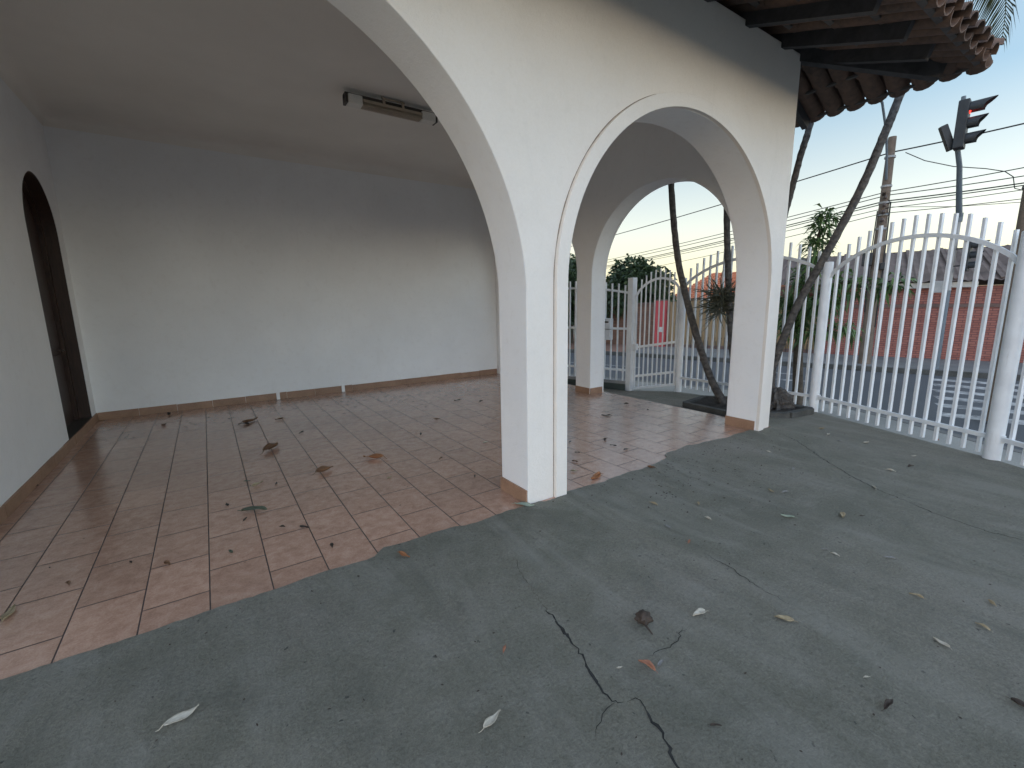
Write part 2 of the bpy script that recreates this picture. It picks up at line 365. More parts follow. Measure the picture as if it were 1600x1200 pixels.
def copy_tree(o, parent=None):
    c = o.copy(); C.objects.link(c)
    if parent is not None: c.parent = parent
    for ch in list(o.children): copy_tree(ch, c)
    return c
def struct(o): o['kind'] = 'structure'; return o

# ------------------------------------------------------------------ ground, yard, road
def poly_mesh(name, mat, pts, zf, step=None, skirt=0.0, extra=()):
    """flat polygon filled with a grid, heights from zf(x, y), a vertical skirt round the rim"""
    inner = []; pts = [(p[0], p[1]) for p in pts]
    if step:
        xs = [p[0] for p in pts]; ys = [p[1] for p in pts]
        x = min(xs)
        def inside(x, y):
            c = False; n = len(pts)
            for i in range(n):
                (x1, y1), (x2, y2) = pts[i], pts[(i + 1) % n]
                if (y1 > y) != (y2 > y) and x < (x2 - x1) * (y - y1) / (y2 - y1) + x1: c = not c
            return c
        while x < max(xs):
            y = min(ys)
            while y < max(ys):
                if inside(x, y): inner.append((x, y))
                y += step
            x += step
    inner += list(extra); n = len(pts)
    vs, es, fs, *_ = mg.delaunay_2d_cdt([Vector(p) for p in list(pts) + inner], [(i, (i + 1) % n) for i in range(n)], [], 1, 1e-4)
    mb = MB(); mb.add([(v.x, v.y, zf(v.x, v.y)) for v in vs], [tuple(f) for f in fs])
    if skirt:
        for i in range(n):
            a, b = pts[i], pts[(i + 1) % n]; za, zb = zf(*a), zf(*b)
            mb.add([(a[0], a[1], za), (b[0], b[1], zb), (b[0], b[1], zb - skirt), (a[0], a[1], za - skirt)], [(0, 1, 2, 3)])
    return mb.build(name, mat)
RIDGE2 = [(2.37, 2.3), (2.36, 1.95), (2.34, 1.5), (2.36, 1.17), (2.30, 0.92), (2.17, 0.7), (2.02, 0.54), (1.97, 0.28), (1.9, -.3)]
RIDGES = [([(1.47, 2.35), (1.40, 1.88), (1.31, 1.45), (1.24, 1.18), (1.22, 1.02), (1.28, .94), (1.25, .82), (1.18, .5), (1.1, -.2)], .011, .055), (RIDGE2, .012, .07), ([(-.5, 2.2), (.2, 1.5), (.35, .6), (.2, -.6)], .008, .12), ([(3.1, 2.3), (3.35, 1.4), (3.2, .2)], .008, .12)]
def seg_d(x, y, pts):
    best = 9
    for (ax, ay), (bx, by) in zip(pts[:-1], pts[1:]):
        dx, dy = bx - ax, by - ay; t = max(0, min(1, ((x - ax) * dx + (y - ay) * dy) / (dx * dx + dy * dy)))
        best = min(best, math.hypot(x - ax - dx * t, y - ay - dy * t))
    return best
def yard_z(x, y):
    z = 0.008
    if y < 2.58 and -1.5 < x < 5:
        fade = min(1, max(0, (2.58 - y) / .25))
        for pts, hh, ww in RIDGES:
            d = seg_d(x, y, pts)
            if d < 3 * ww: z += fade * hh * math.exp(-(d / ww) ** 2)
        z += fade * .004 * (math.sin(2.1 * x + 1.3 * y) + math.sin(3.7 * y - 1.1 * x + 1) + .6 * math.sin(6.1 * x - 2.2 * y))
    if x > 5.3 and y > 2.75: z -= 0.20 * min(1, max(0, (y - 2.75) / 3.1)) * min(1, (x - 5.3) / 0.3)
    if x > 5.45 and y < 2.75: z -= 0.02 * min(1, (x - 5.45) / 0.5)
    return z
EDGE = [(-0.88, 2.60), (-0.7, 2.604), (-0.48, 2.60), (-0.14, 2.61), (0.12, 2.607), (0.39, 2.625), (0.56, 2.612), (0.66, 2.60), (0.71, 2.612), (0.745, 2.645), (0.79, 2.683), (0.96, 2.66),
        (1.14, 2.668), (1.30, 2.655), (1.36, 2.625), (1.48, 2.62), (1.71, 2.64), (1.86, 2.632), (1.91, 2.628), (2.02, 2.632), (2.06, 2.60), (2.3, 2.60), (2.31, 2.64), (2.48, 2.632), (2.6, 2.625), (2.72, 2.60), (2.82, 2.625), (3.09, 2.63),
        (3.24, 2.612), (3.48, 2.64), (3.64, 2.665), (3.69, 2.69), (3.72, 2.735), (3.80, 2.765), (3.98, 2.76), (4.17, 2.785), (4.29, 2.745), (4.45, 2.742), (4.63, 2.72), (4.76, 2.685), (4.95, 2.705), (5.1, 2.69), (5.28, 2.70), (5.36, 2.66), (5.42, 2.62), (5.64, 2.62), (5.645, 2.75)]
FENCE = [(4.2, -3.4), (5.15, -0.75), (6.2, 0.82), (6.96, 2.70), (7.26, 5.11), (6.84, 5.93), (5.65, 9.1)]
ep = []
for (a, b) in zip(EDGE[:-1], EDGE[1:]):                              # a hand-trowelled, crumbly edge
    k = max(1, int((b[0] - a[0]) / 0.035))
    for i in range(k):
        t = i / k; j = 0 if i == 0 else random.uniform(-.006, .006)
        ep.append((a[0] + (b[0] - a[0]) * t, a[1] + (b[1] - a[1]) * t + j))
ep.append(EDGE[-1])
yard_pts = [(-6, -4), (4.0, -4)] + FENCE[:6] + [(6.3, 7.2), (5.645, 7.2)] + list(reversed(ep)) + [(-6, 2.60)]
yard = struct(poly_mesh('cement_yard', MT['cement'], yard_pts, yard_z, 0.3, 0.03, [(-1.0 + .045 * i, -.35 + .045 * j) for i in range(112) for j in range(65)]))

def ribbon(name, pts, wd, parent, seed=1):
    rnd = random.Random(seed); mb = MB(); fine = []
    for a, b in zip(pts[:-1], pts[1:]):
        k = max(2, int(math.dist(a, b) / 0.018))
        for i in range(k):
            t = i / k; fine.append((a[0] + (b[0] - a[0]) * t + rnd.uniform(-.009, .009), a[1] + (b[1] - a[1]) * t + rnd.uniform(-.009, .009)))
    fine.append(pts[-1]); n = len(fine); vs = []; fs = []; cur = wd
    for i, p in enumerate(fine):
        d = Vector(fine[min(i + 1, n - 1)]) - Vector(fine[max(i - 1, 0)]); d.normalize(); q = Vector((-d.y, d.x))
        cur = 0.5 * cur + 0.5 * wd * rnd.uniform(0.0, 2.0); ww = cur * min(1, 4 * i / n + .1, 4 * (n - 1 - i) / n + .1) / 2
        z = yard_z(*p) + 0.0015
        vs += [(p[0] + q.x * ww, p[1] + q.y * ww, z), (p[0] - q.x * ww, p[1] - q.y * ww, z)]
        if i: fs.append((2 * i - 2, 2 * i - 1, 2 * i + 1, 2 * i))
    mb.add(vs, fs); return struct(mb.build(name, MT['crack'], parent))
ribbon('crack', [(5.46, 2.5), (5.25, 2.16), (4.79, 1.7), (4.55, 1.41), (4.38, 1.15), (4.31, 0.95), (4.22, 0.78), (4.19, 0.65), (4.16, 0.51), (4.18, 0.35), (4.1, .1)], 0.006, yard, 2)
ribbon('crack', [(1.29, 1.65), (1.25, 1.45), (1.23, 1.34), (1.21, 1.26), (1.18, 1.18), (1.15, 1.09), (1.16, 1.02), (1.185, 1.005)], 0.0115, yard, 3)
ribbon('crack', [(1.20, 1.005), (1.24, 0.99), (1.225, 0.94), (1.21, 0.88), (1.19, 0.82), (1.15, 0.76), (1.12, 0.68), (1.1, 0.5)], 0.0115, yard, 4)
ribbon('crack', [(1.16, 1.02), (1.09, 1.02), (1.03, 1.0), (0.99, 0.96)], 0.003, yard, 5)
ribbon('crack', [(1.45, 1.1), (1.5, 1.1), (1.57, 1.08), (1.65, 1.09), (1.74, 1.13)], 0.003, yard, 6)
ribbon('crack', [(2.38, 1.43), (2.37, 1.3), (2.33, 1.14), (2.3, 1.01), (2.3, 0.87)], 0.0035, yard, 7)
ribbon('crack', [(1.41, 2.1), (1.36, 1.95), (1.31, 1.75), (1.29, 1.65)], 0.002, yard, 8)

mb = MB(); mb.add([(-1.46, 2.4, 0), (5.655, 2.4, 0), (5.655, 9.2, 0), (-1.46, 9.2, 0), (5.655, 2.4, -.3), (5.655, 9.2, -.3)], [(0, 1, 2, 3), (1, 4, 5, 2)])
struct(mb.build('tiled_floor', MT['tile'], smooth=0))

U = Vector((0.3052, -0.9523, 0)); N_ = Vector((0.9523, 0.3052, 0)); RZ = math.atan2(U.y, U.x)   # along / across the far street
def st(u, n, z=0): return tuple(U * u + N_ * n + Vector((0, 0, z)))
KERB = [(6.2, -30), (6.9, -3), (7.2, -.2), (7.6, 1.0), (8.2, 2.1), (8.65, 3.2), (8.62, 4.4), (8.1, 6.0), (7.15, 9), (4.0, 18.8), (-2.6, 39.4)]
def flat(name, mat, pts, z, skirt=0): return struct(poly_mesh(name, mat, pts, lambda x, y: z, None, skirt))
flat('road', MT['road'], [st(-45, 6), st(45, 6), st(45, 15.4), st(-45, 15.4)], -.35)
yardside = [(4.0, -30), (4.0, -4)] + [(x - .03, y) for x, y in FENCE] + [(5.65, 9.3), (1.0, 25), (-5, 39.4)]
flat('sidewalk', MT['palewalk'], yardside + list(reversed(KERB)), -.205)
mb = MB()                                                            # near kerb
for a, b in zip(KERB[:-1], KERB[1:]):
    mb.bar((a[0], a[1], -.28), (b[0], b[1], -.28), .13, .16)
struct(mb.build('kerb', MT['kerb']))
flat('far_sidewalk', MT['walk'], [st(-6.7, 15.05), st(45, 15.05), st(45, 22), st(-6.7, 22)], -.23)
flat('far_pavement', MT['redwalk'], [st(-45, 15.05), st(-6.7, 15.05), st(-6.7, 22), st(-45, 22)], -.226)
mb = MB(); mb.bar(st(-45, 14.98, -.30), st(45, 14.98, -.30), .14, .15); struct(mb.build('far_kerb', MT['darkkerb']))
mb = MB()
for k, n in enumerate((9.75, 10.6, 11.4, 12.25, 13.1, 13.95)):
    mb.add([st(1.15 + .05 * k, n, -.346), st(5.6, n, -.346), st(5.6, n + .36, -.346), st(1.1 + .05 * k, n + .36, -.346)], [(0, 1, 2, 3)])
struct(mb.build('crosswalk', MT['mark'], smooth=0))
mb = MB()
mb.add([st(-2.6, 13.3, -.346), st(-1.2, 13.3, -.346), st(-1.2, 13.45, -.346), st(-2.6, 13.45, -.346)], [(0, 1, 2, 3)])
mb.add([st(-2.2, 12.2, -.346), st(-.9, 12.2, -.346), st(-.9, 12.4, -.346), st(-2.2, 12.4, -.346)], [(0, 1, 2, 3)])
mb.add([st(-30, 12.4, -.346), st(-5, 12.4, -.346), st(-5, 12.5, -.346), st(-30, 12.5, -.346)], [(0, 1, 2, 3)])
struct(mb.build('road_marking', MT['mark'], smooth=0))
mb = MB(); r = 900; mb.add([(-r, -r, -.45), (r, -r, -.45), (r, r, -.45), (-r, r, -.45)], [(0, 1, 2, 3)]); struct(mb.build('ground', MT['earth'], smooth=0))

# ------------------------------------------------------------------ the house
HX = (2.0, 5.5, 0.0)
house = empty('house', HX, 'white plastered house with an arched tiled porch and clay tile roof', 'house')
def hpart(mb, name, mat, smooth=30, bevel=0):
    o = mb.build(name, mat, house, smooth=smooth, bevel=bevel); o.location = -Vector(HX); return o

def arch_wall(u0, u1, v0, v1, top, ops, P):
    """wall from u0 to u1 between planes v0 and v1; ops = (left, right, centre, radius, springing)"""
    def h(op, u):
        l, r_, c, rad, s = op; d = rad * rad - (u - c) ** 2
        return s + math.sqrt(max(d, 0))
    mb = MB(); cur = u0; piers = []; last = None; K_ = 96
    for op in ops:
        l, r_, c, rad, s = op
        a0 = math.acos(max(-1, min(1, (l - c) / rad))); a1 = math.acos(max(-1, min(1, (r_ - c) / rad)))
        wb = lambda a: rad + .004 * math.sin(5 * a + c) + .0025 * math.sin(11 * a)
        pts = [(c + rad * math.cos(a), s + wb(a) * math.sin(a)) for a in [a0 + (a1 - a0) * i / K_ for i in range(K_ + 1)]]
        pts[0] = (l, pts[0][1]); pts[-1] = (r_, pts[-1][1])
        for p, q in zip(pts[:-1], pts[1:]):
            for v in (v0, v1): mb.add([P(p[0], v, p[1]), P(q[0], v, q[1]), P(q[0], v, top), P(p[0], v, top)], [(0, 1, 2, 3)])
            mb.add([P(p[0], v0, p[1]), P(q[0], v0, q[1]), P(q[0], v1, q[1]), P(p[0], v1, p[1])], [(0, 1, 2, 3)])
            mb.add([P(p[0], v0, top), P(q[0], v0, top), P(q[0], v1, top), P(p[0], v1, top)], [(0, 1, 2, 3)])
        for x, z in ((l, pts[0][1]), (r_, pts[-1][1])):              # jambs
            mb.add([P(x, v0, -.05), P(x, v1, -.05), P(x, v1, z), P(x, v0, z)], [(0, 1, 2, 3)])
        piers.append((cur, l, last, pts[0][1])); cur = r_; last = pts[-1][1]
    piers.append((cur, u1, last, None))
    for a, b_, za, zb in piers:
        if b_ - a < 1e-4: continue
        for v in (v0, v1):
            loop = [P(a, v, -.05), P(b_, v, -.05)] + ([P(b_, v, zb)] if zb else []) + [P(b_, v, top), P(a, v, top)] + ([P(a, v, za)] if za else [])
            mb.add(loop, [tuple(range(len(loop)))])
        mb.add([P(a, v0, top), P(b_, v0, top), P(b_, v1, top), P(a, v1, top)], [(0, 1, 2, 3)])
        mb.add([P(a, v0, -.05), P(b_, v0, -.05), P(b_, v1, -.05), P(a, v1, -.05)], [(0, 1, 2, 3)])
    for u in (u0, u1): mb.add([P(u, v0, -.05), P(u, v1, -.05), P(u, v1, top), P(u, v0, top)], [(0, 1, 2, 3)])
    bm_fix(mb); return mb
def bm_fix(mb):
    bm = bmesh.new(); vs = [bm.verts.new(v) for v in mb.v]
    for f in mb.f:
        try: bm.faces.new([vs[i] for i in f])
        except ValueError: pass
    bmesh.ops.remove_doubles(bm, verts=bm.verts, dist=1e-4)
    bmesh.ops.recalc_face_normals(bm, faces=bm.faces)
    bm.verts.index_update(); mb.v = [tuple(v.co) for v in bm.verts]; mb.f = [tuple(v.index for v in f.verts) for f in bm.faces]; bm.free()

FY0, FY1 = 2.64, 3.015
SX0, SX1 = 5.32, 5.61
front = arch_wall(-3.4, SX1, FY0, FY1, 4.13, [(-1.43, 1.925, 0.03, 1.90, 1.55), (2.290, 5.30, 3.795, 1.505, 1.69)], lambda u, v, z: (u, v, z))
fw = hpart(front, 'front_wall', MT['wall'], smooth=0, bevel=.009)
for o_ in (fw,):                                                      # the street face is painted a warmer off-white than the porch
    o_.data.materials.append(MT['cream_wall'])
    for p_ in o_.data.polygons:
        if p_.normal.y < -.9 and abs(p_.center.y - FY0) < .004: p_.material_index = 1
side = arch_wall(FY1 + .002, 8.45, SX0, SX1, 4.13, [(3.03, 5.475, 4.2525, 1.2225, 1.955), (5.835, 8.14, 6.987, 1.1525, 2.01)], lambda u, v, z: (v, u, z))
sw = hpart(side, 'side_wall', MT['wall'], smooth=0, bevel=.009)
mb = MB(); mb.box(-1.7, SX1, 8.45, 8.72, -.05, 4.13); bw = hpart(mb, 'back_wall', MT['wall'])
lw = arch_wall(FY1 + .002, 8.448, -1.43, -1.68, 4.13, [(6.87, 8.19, 7.53, 0.66, 2.44)], lambda u, v, z: (v, u, z))
lwo = hpart(lw, 'left_wall', MT['wall'], smooth=0)
# ceiling with a small plaster cove on the two closed sides
mb = MB(); zc, rc = 4.03, .16
prof = [(rc * (1 - math.sin(a)), rc * (1 - math.cos(a))) for a in [math.pi / 2 * i / 6 for i in range(7)]]   # (distance from wall, drop)
mb.add([(-1.43 + rc, FY1, zc), (SX0, FY1, zc), (SX0, 8.45 - rc, zc), (-1.43 + rc, 8.45 - rc, zc)], [(0, 1, 2, 3)])
for (d0, h0), (d1, h1) in zip(prof[:-1], prof[1:]):
    mb.add([(-1.43 + d0, 8.45 - d0, zc - h0), (SX0, 8.45 - d0, zc - h0), (SX0, 8.45 - d1, zc - h1), (-1.43 + d1, 8.45 - d1, zc - h1)], [(0, 1, 2, 3)])
    mb.add([(-1.43 + d0, FY1, zc - h0), (-1.43 + d0, 8.45 - d0, zc - h0), (-1.43 + d1, 8.45 - d1, zc - h1), (-1.43 + d1, FY1, zc - h1)], [(0, 1, 2, 3)])
bm_fix(mb); hpart(mb, 'ceiling', MT['ceil'], smooth=60)
mb = MB(); mb.box(-3.3, SX1 - .02, FY1 + .003, 8.6, 4.08, 4.125); hpart(mb, 'attic_floor', MT['ceil'])
# raised band round the small arch
mb = MB(); c, r0, r1, zs = 3.795, 1.505, 1.615, 1.69; k = 64
inn = [(c - r0, -.01)] + [(c - r0 * math.cos(math.pi * i / k), zs + r0 * math.sin(math.pi * i / k)) for i in range(k + 1)] + [(c + r0, -.01)]
ou = [(c - r1, -.01)] + [(c - r1 * math.cos(math.pi * i / k), zs + r1 * math.sin(math.pi * i / k)) for i in range(k + 1)] + [(c + r1, -.01)]
yf = FY0 - .036
for i in range(len(inn) - 1):
    a, b, e, d = inn[i], inn[i + 1], ou[i + 1], ou[i]
    mb.add([(a[0], yf, a[1]), (b[0], yf, b[1]), (e[0], yf, e[1]), (d[0], yf, d[1])], [(0, 1, 2, 3)])
    mb.add([(d[0], yf, d[1]), (e[0], yf, e[1]), (e[0], FY0 + .001, e[1]), (d[0], FY0 + .001, d[1])], [(0, 1, 2, 3)])
    mb.add([(a[0], yf, a[1]), (b[0], yf, b[1]), (b[0], FY0 + .001, b[1]), (a[0], FY0 + .001, a[1])], [(0, 1, 2, 3)])
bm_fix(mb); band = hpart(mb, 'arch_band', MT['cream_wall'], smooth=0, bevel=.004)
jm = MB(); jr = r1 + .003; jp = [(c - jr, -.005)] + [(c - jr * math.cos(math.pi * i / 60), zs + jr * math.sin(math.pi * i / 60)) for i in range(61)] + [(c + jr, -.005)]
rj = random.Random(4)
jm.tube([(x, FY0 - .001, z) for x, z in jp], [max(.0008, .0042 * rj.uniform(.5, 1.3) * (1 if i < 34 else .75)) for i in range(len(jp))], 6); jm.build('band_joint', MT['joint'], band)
# bands on the outside of the side arches
for cy, r0, zs in ((4.2525, 1.2225, 1.955), (6.987, 1.1525, 2.01)):
    mb = MB(); r1 = r0 + .085
    inn = [(cy - r0 * math.cos(math.pi * i / 48), zs + r0 * math.sin(math.pi * i / 48)) for i in range(49)]
    ou = [(cy - r1 * math.cos(math.pi * i / 48), zs + r1 * math.sin(math.pi * i / 48)) for i in range(49)]
    inn = [(inn[0][0], -.05)] + inn + [(inn[-1][0], -.05)]; ou = [(ou[0][0], -.05)] + ou + [(ou[-1][0], -.05)]
    xf = SX1 + .035
    for i in range(len(inn) - 1):
        a, b, e, d = inn[i], inn[i + 1], ou[i + 1], ou[i]
        mb.add([(xf, *a), (xf, *b), (xf, *e), (xf, *d), (SX1 - .001, *a), (SX1 - .001, *b), (SX1 - .001, *e), (SX1 - .001, *d)], [(0, 1, 2, 3), (3, 2, 6, 7), (0, 1, 5, 4)])
    bm_fix(mb); hpart(mb, 'arch_band', MT['wall'])
# skirting tiles
def skirt(segs, h=.105, t=.014):
    for (x0, y0, x1, y1) in segs:
        d = Vector((x1 - x0, y1 - y0)); L = d.length; d.normalize(); nrm = Vector((-d.y, d.x)); mb = MB(); p = 0
        while p < L - .01:
            q = min(p + .455, L); hh = h + random.uniform(-.004, .004); tt = t + random.uniform(-.002, .002)
            a = Vector((x0, y0)) + d * (p + .002); b = Vector((x0, y0)) + d * (q - .002)
            vs = [(a.x, a.y), (b.x, b.y), (b.x + nrm.x * tt, b.y + nrm.y * tt), (a.x + nrm.x * tt, a.y + nrm.y * tt)]
            mb.add([(*v, 0.001) for v in vs] + [(*v, hh) for v in vs], [(4, 5, 6, 7), (0, 1, 5, 4), (1, 2, 6, 5), (2, 3, 7, 6), (3, 0, 4, 7)]); p = q
        bm_fix(mb); hpart(mb, 'skirting', MT['skirting'], smooth=0)
skirt([(0.86, 8.449, -1.415, 8.449)], .108)
skirt([(1.93, 8.44, 0.91, 8.44)], .112); skirt([(5.31, 8.449, 1.99, 8.449)], .108)
skirt([(-1.429, 8.44, -1.429, 3.16)], .108)
skirt([(1.924, 2.65, 1.924, 3.02)], .115)
skirt([(5.299, 2.655, 5.299, 3.02)], .115)
skirt([(5.319, 5.478, 5.319, 5.832), (5.608, 5.474, 5.321, 5.474)], .10)
for x in (0.885, 1.96):                                              # plaster strips that interrupt the skirting
    mb = MB(); mb.box(x - .026, x + .026, 8.425, 8.4495, .0, .125); mb.box(x - .02, x + .02, 8.4475, 8.4497, .125, 2.4)
    hpart(mb, 'pipe_casing', MT['wall'], bevel=0)
# door in the left wall
mb = MB(); cy, rr, zs = 7.53, .655, 2.44
arc = [(cy - rr, .1)] + [(cy - rr * math.cos(math.pi * i / 24), zs + rr * math.sin(math.pi * i / 24)) for i in range(25)] + [(cy + rr, .1)]
nn = len(arc)
mb.add([(-1.60, *p) for p in arc] + [(-1.655, *p) for p in arc], [tuple(range(nn)), tuple(range(2 * nn - 1, nn - 1, -1))] + [(i, (i + 1) % nn, nn + (i + 1) % nn, nn + i) for i in range(nn)])
bm_fix(mb); door = hpart(mb, 'door', MT['door'])
mb = MB()
def sc(k): return [(cy + (p[0] - cy) * k, .1 + (p[1] - .1) * (k if p[1] > .2 else 1)) for p in arc]
o1, i1 = arc, [(cy + (p[0] - cy) * .88, .1 if p[1] < .2 else p[1] - .07 * (1 if p[1] > zs else .3)) for p in arc]
for i in range(nn - 1):
    a, b, e, d = o1[i], o1[i + 1], i1[i + 1], i1[i]
    mb.add([(-1.555, *a), (-1.555, *b), (-1.555, *e), (-1.555, *d), (-1.6, *a), (-1.6, *b), (-1.6, *e), (-1.6, *d)], [(0, 1, 2, 3), (3, 2, 6, 7), (0, 1, 5, 4)])
bm_fix(mb); f = mb.build('door_frame', MT['door'], door)
mb = MB(); 
for z0, z1 in ((.25, 1.0), (1.1, 2.2)):
    for y0, y1 in ((cy - .5, cy - .04), (cy + .04, cy + .5)): mb.box(-1.6, -1.585, y0, y1, z0, z1)
mb.build('door_panel', MT['door'], door, bevel=.006)
mb = MB(); mb.tube([(-1.6, cy + .42, 1.05), (-1.54, cy + .42, 1.05), (-1.54, cy + .30, 1.05)], .009, 8); mb.build('handle', MT['dark'], door)
mb = MB(); lin = [(cy - .648, .106)] + [(cy - .648 * math.cos(math.pi * i / 24), 2.44 + .648 * math.sin(math.pi * i / 24)) for i in range(25)] + [(cy + .648, .106)]
for p, q in zip(lin[:-1], lin[1:]): mb.add([(-1.436, *p), (-1.436, *q), (-1.6, *q), (-1.6, *p)], [(0, 1, 2, 3)])
for p, q in zip(lin[:-1], lin[1:]):
    e = lambda r: (cy + (r[0] - cy) * 1.0185, r[1] if r[1] < 2.44 else 2.44 + (r[1] - 2.44) * 1.0185)
    mb.add([(-1.436, *p), (-1.436, *q), (-1.436, *e(q)), (-1.436, *e(p))], [(0, 1, 2, 3)])
bm_fix(mb); mb.build('door_lining', MT['door'], door)
mb = MB(); mb.box(-1.68, -1.432, 6.872, 8.188, -.02, .106); hpart(mb, 'door_sill', MT['sill'])


# ------------------------------------------------------------------ roof: clay tiles on rafters
EY, EX, EZ = 1.38, 6.60, 3.75; SF, SS = .36, .4677; RY = 5.5
def front_z(y): return EZ + SF * (y - EY)
def side_z(x): return EZ + SS * (EX - x)
K = .97 / 1.26                                                       # hip run
def hip_x(y): return EX - K * (y - EY)
def half_tile(mb, a, b, across, nrm, r0, r1, up=True, n=7, th=.013):
    """one barrel tile from a (low end) to b (high end)"""
    a, b = Vector(a), Vector(b); across = Vector(across); nrm = Vector(nrm); rows = []
    for p, r in ((a, r0), (b, r1)):
        for rad in (r, r - th):
            rows.append([p + across * (rad * math.cos(t)) + nrm * ((1 if up else -1) * rad * .85 * math.sin(t)) for t in [math.pi * i / (n - 1) for i in range(n)]])
    vs = [q for row in rows for q in row]; fs = []
    for i in range(n - 1):
        fs.append((i, i + 1, 2 * n + i + 1, 2 * n + i)); fs.append((n + i, 3 * n + i, 3 * n + i + 1, n + i + 1))
        fs.append((i, n + i, n + i + 1, i + 1)); fs.append((2 * n + i, 2 * n + i + 1, 3 * n + i + 1, 3 * n + i))
    mb.add(vs, fs)
roofmb = MB(); rnd = random.Random(11)
nf = Vector((0, -SF, 1)).normalized(); ns = Vector((SS, 0, 1)).normalized()
P_, C_ = .205, .36                                                   # tile pitch across, course length
x = EX - .06
while x > -3.6:
    j = 0
    while True:
        y0 = EY - .05 + j * C_; y1 = y0 + C_ + .09
        if y0 > 4.9 or hip_x(max(y0, EY)) < x - .02: break
        dx, dz = rnd.uniform(-.008, .008), rnd.uniform(-.006, .008)
        half_tile(roofmb, (x + dx, y0 + rnd.uniform(-.012, .012), front_z(y0) + .075 + dz), (x, y1, front_z(y1) + .055), (1, 0, 0), nf, .098, .078, False)
        half_tile(roofmb, (x - P_ / 2 + dx, y0 - .02 + rnd.uniform(-.02, .012), front_z(y0) + .085 + dz), (x - P_ / 2, y1, front_z(y1) + .068), (1, 0, 0), nf, .092, .074, True)
        j += 1
    x -= P_
y = EY + .06
while y < 9.7:
    j = 0
    while True:
        x0 = EX + .05 - j * C_; x1 = x0 - C_ - .09
        lim = EY + (EX - min(x0, EX)) / K
        if x0 < 4.4 or y < lim - .02: break
        dy, dz = rnd.uniform(-.008, .008), rnd.uniform(-.006, .008)
        half_tile(roofmb, (x0 + rnd.uniform(-.012, .012), y + dy, side_z(x0) + .075 + dz), (x1, y, side_z(x1) + .055), (0, 1, 0), ns, .098, .078, False)
        half_tile(roofmb, (x0 + .02 + rnd.uniform(-.012, .02), y + P_ / 2 + dy, side_z(x0) + .085 + dz), (x1, y + P_ / 2, side_z(x1) + .068), (0, 1, 0), ns, .092, .074, True)
        j += 1
    y += P_
hv = Vector((-K, 1, SF)).normalized(); ha = Vector((1, K, 0)).normalized(); hn = ha.cross(hv).normalized()
if hn.z < 0: hn = -hn
p = Vector((EX + .03, EY - .04, EZ + .13))
for i in range(11):
    q = p + hv * .36; half_tile(roofmb, p + Vector((0, 0, .012)), q + hv * .06, ha, hn, .115, .095, True, 9); p = q
roof = hpart(roofmb, 'roof', MT['clay'], smooth=50)
def rpart(mb, name, mat): return mb.build(name, mat, roof, smooth=0)
mb = MB()                                                            # roof boarding far in, behind the eaves, and the closing slopes
ry = 5.6; rx = hip_x(ry)
mb.add([(-3.5, 4.9, front_z(4.9) + .05), (hip_x(4.9), 4.9, front_z(4.9) + .05), (rx, ry, front_z(ry) + .05), (-3.5, ry, front_z(ry) + .05),
        (-3.5, 9.82, EZ), (EX, 9.82, EZ), (hip_x(4.9), 4.9, front_z(4.9) + .05)], [(0, 1, 2, 3), (3, 2, 5, 4), (1, 5, 2)])
rpart(mb, 'roof_slope', MT['clay'])
for k in range(-12, 3):                                             # rafters down to the front eave
    x = 4.49 + .68 * k + .035
    if k == 2: x = 5.80
    ytop = min(4.8, EY + (EX - x) / K)
    mb = MB(); mb.bar((x, EY + .22, front_z(EY + .22) - .052), (x, ytop, front_z(ytop) - .052), .075, .14); rpart(mb, 'rafter', MT['rafter'])
for yy in [2.95 + .62 * i for i in range(11)]:                      # rafters down to the side eave
    mb = MB(); mb.bar((EX - .06, yy, side_z(EX - .06) - .07), (5.2, yy, side_z(5.2) - .07), .065, .12); rpart(mb, 'rafter', MT['rafter'])
mb = MB(); a = Vector((EX, EY, EZ - .075)) + hv * .36; mb.bar(a, a + hv * 3.0, .09, .15); rpart(mb, 'hip_rafter', MT['rafter'])
for j in range(9):                                                  # battens under the tiles
    yy = EY + .04 + j * C_; mb = MB(); mb.bar((-3.5, yy, front_z(yy) + .012), (hip_x(yy), yy, front_z(yy) + .012), .045, .024); rpart(mb, 'batten', MT['batten'])
for j in range(4):
    xx = EX - .04 - j * C_; y0 = EY + (EX - xx) / K; mb = MB(); mb.bar((xx, y0, side_z(xx) + .012), (xx, 9.7, side_z(xx) + .012), .045, .024); rpart(mb, 'batten', MT['batten'])

# ------------------------------------------------------------------ ceiling fixture
hx0, hx1, hy = 1.62, 2.76, 5.78
lamp = empty('ceiling_light', (2.19, hy, 4.03), 'long narrow light fitting with a ribbed grille hung from the porch ceiling', 'ceiling light')
def lpart(mb, name, mat, **k): o = mb.build(name, mat, lamp, **k); o.location = -Vector((2.19, hy, 4.03)); return o
mb = MB(); mb.box(hx0, hx1, hy - .05, hy + .06, 3.915, 3.985); lpart(mb, 'housing', MT['dark'], bevel=.01)
for a, b in ((hx0 + .03, hx0 + .2), (hx1 - .2, hx1 - .01)):
    mb = MB(); mb.box(a, b, hy - .075, hy + .062, 3.862, 3.972); lpart(mb, 'end_cap', MT['cap'], bevel=.022)
for a, b in ((hx0, hx0 + .03), (hx1 - .01, hx1 + .012)):
    mb = MB(); mb.box(a, b, hy - .07, hy + .06, 3.868, 3.965); lpart(mb, 'end_plate', MT['dark'], bevel=.004)
mb = MB(); n = 42
for i in range(n):
    x = hx0 + .2 + (hx1 - .2 - hx0 - .2) * (i + .5) / n; mb.box(x - .004, x + .004, hy - .078, hy + .055, 3.868, 3.92)
mb.box(hx0 + .2, hx1 - .2, hy - .082, hy - .076, 3.905, 3.935); mb.box(hx0 + .2, hx1 - .2, hy - .076, hy - .070, 3.868, 3.88)
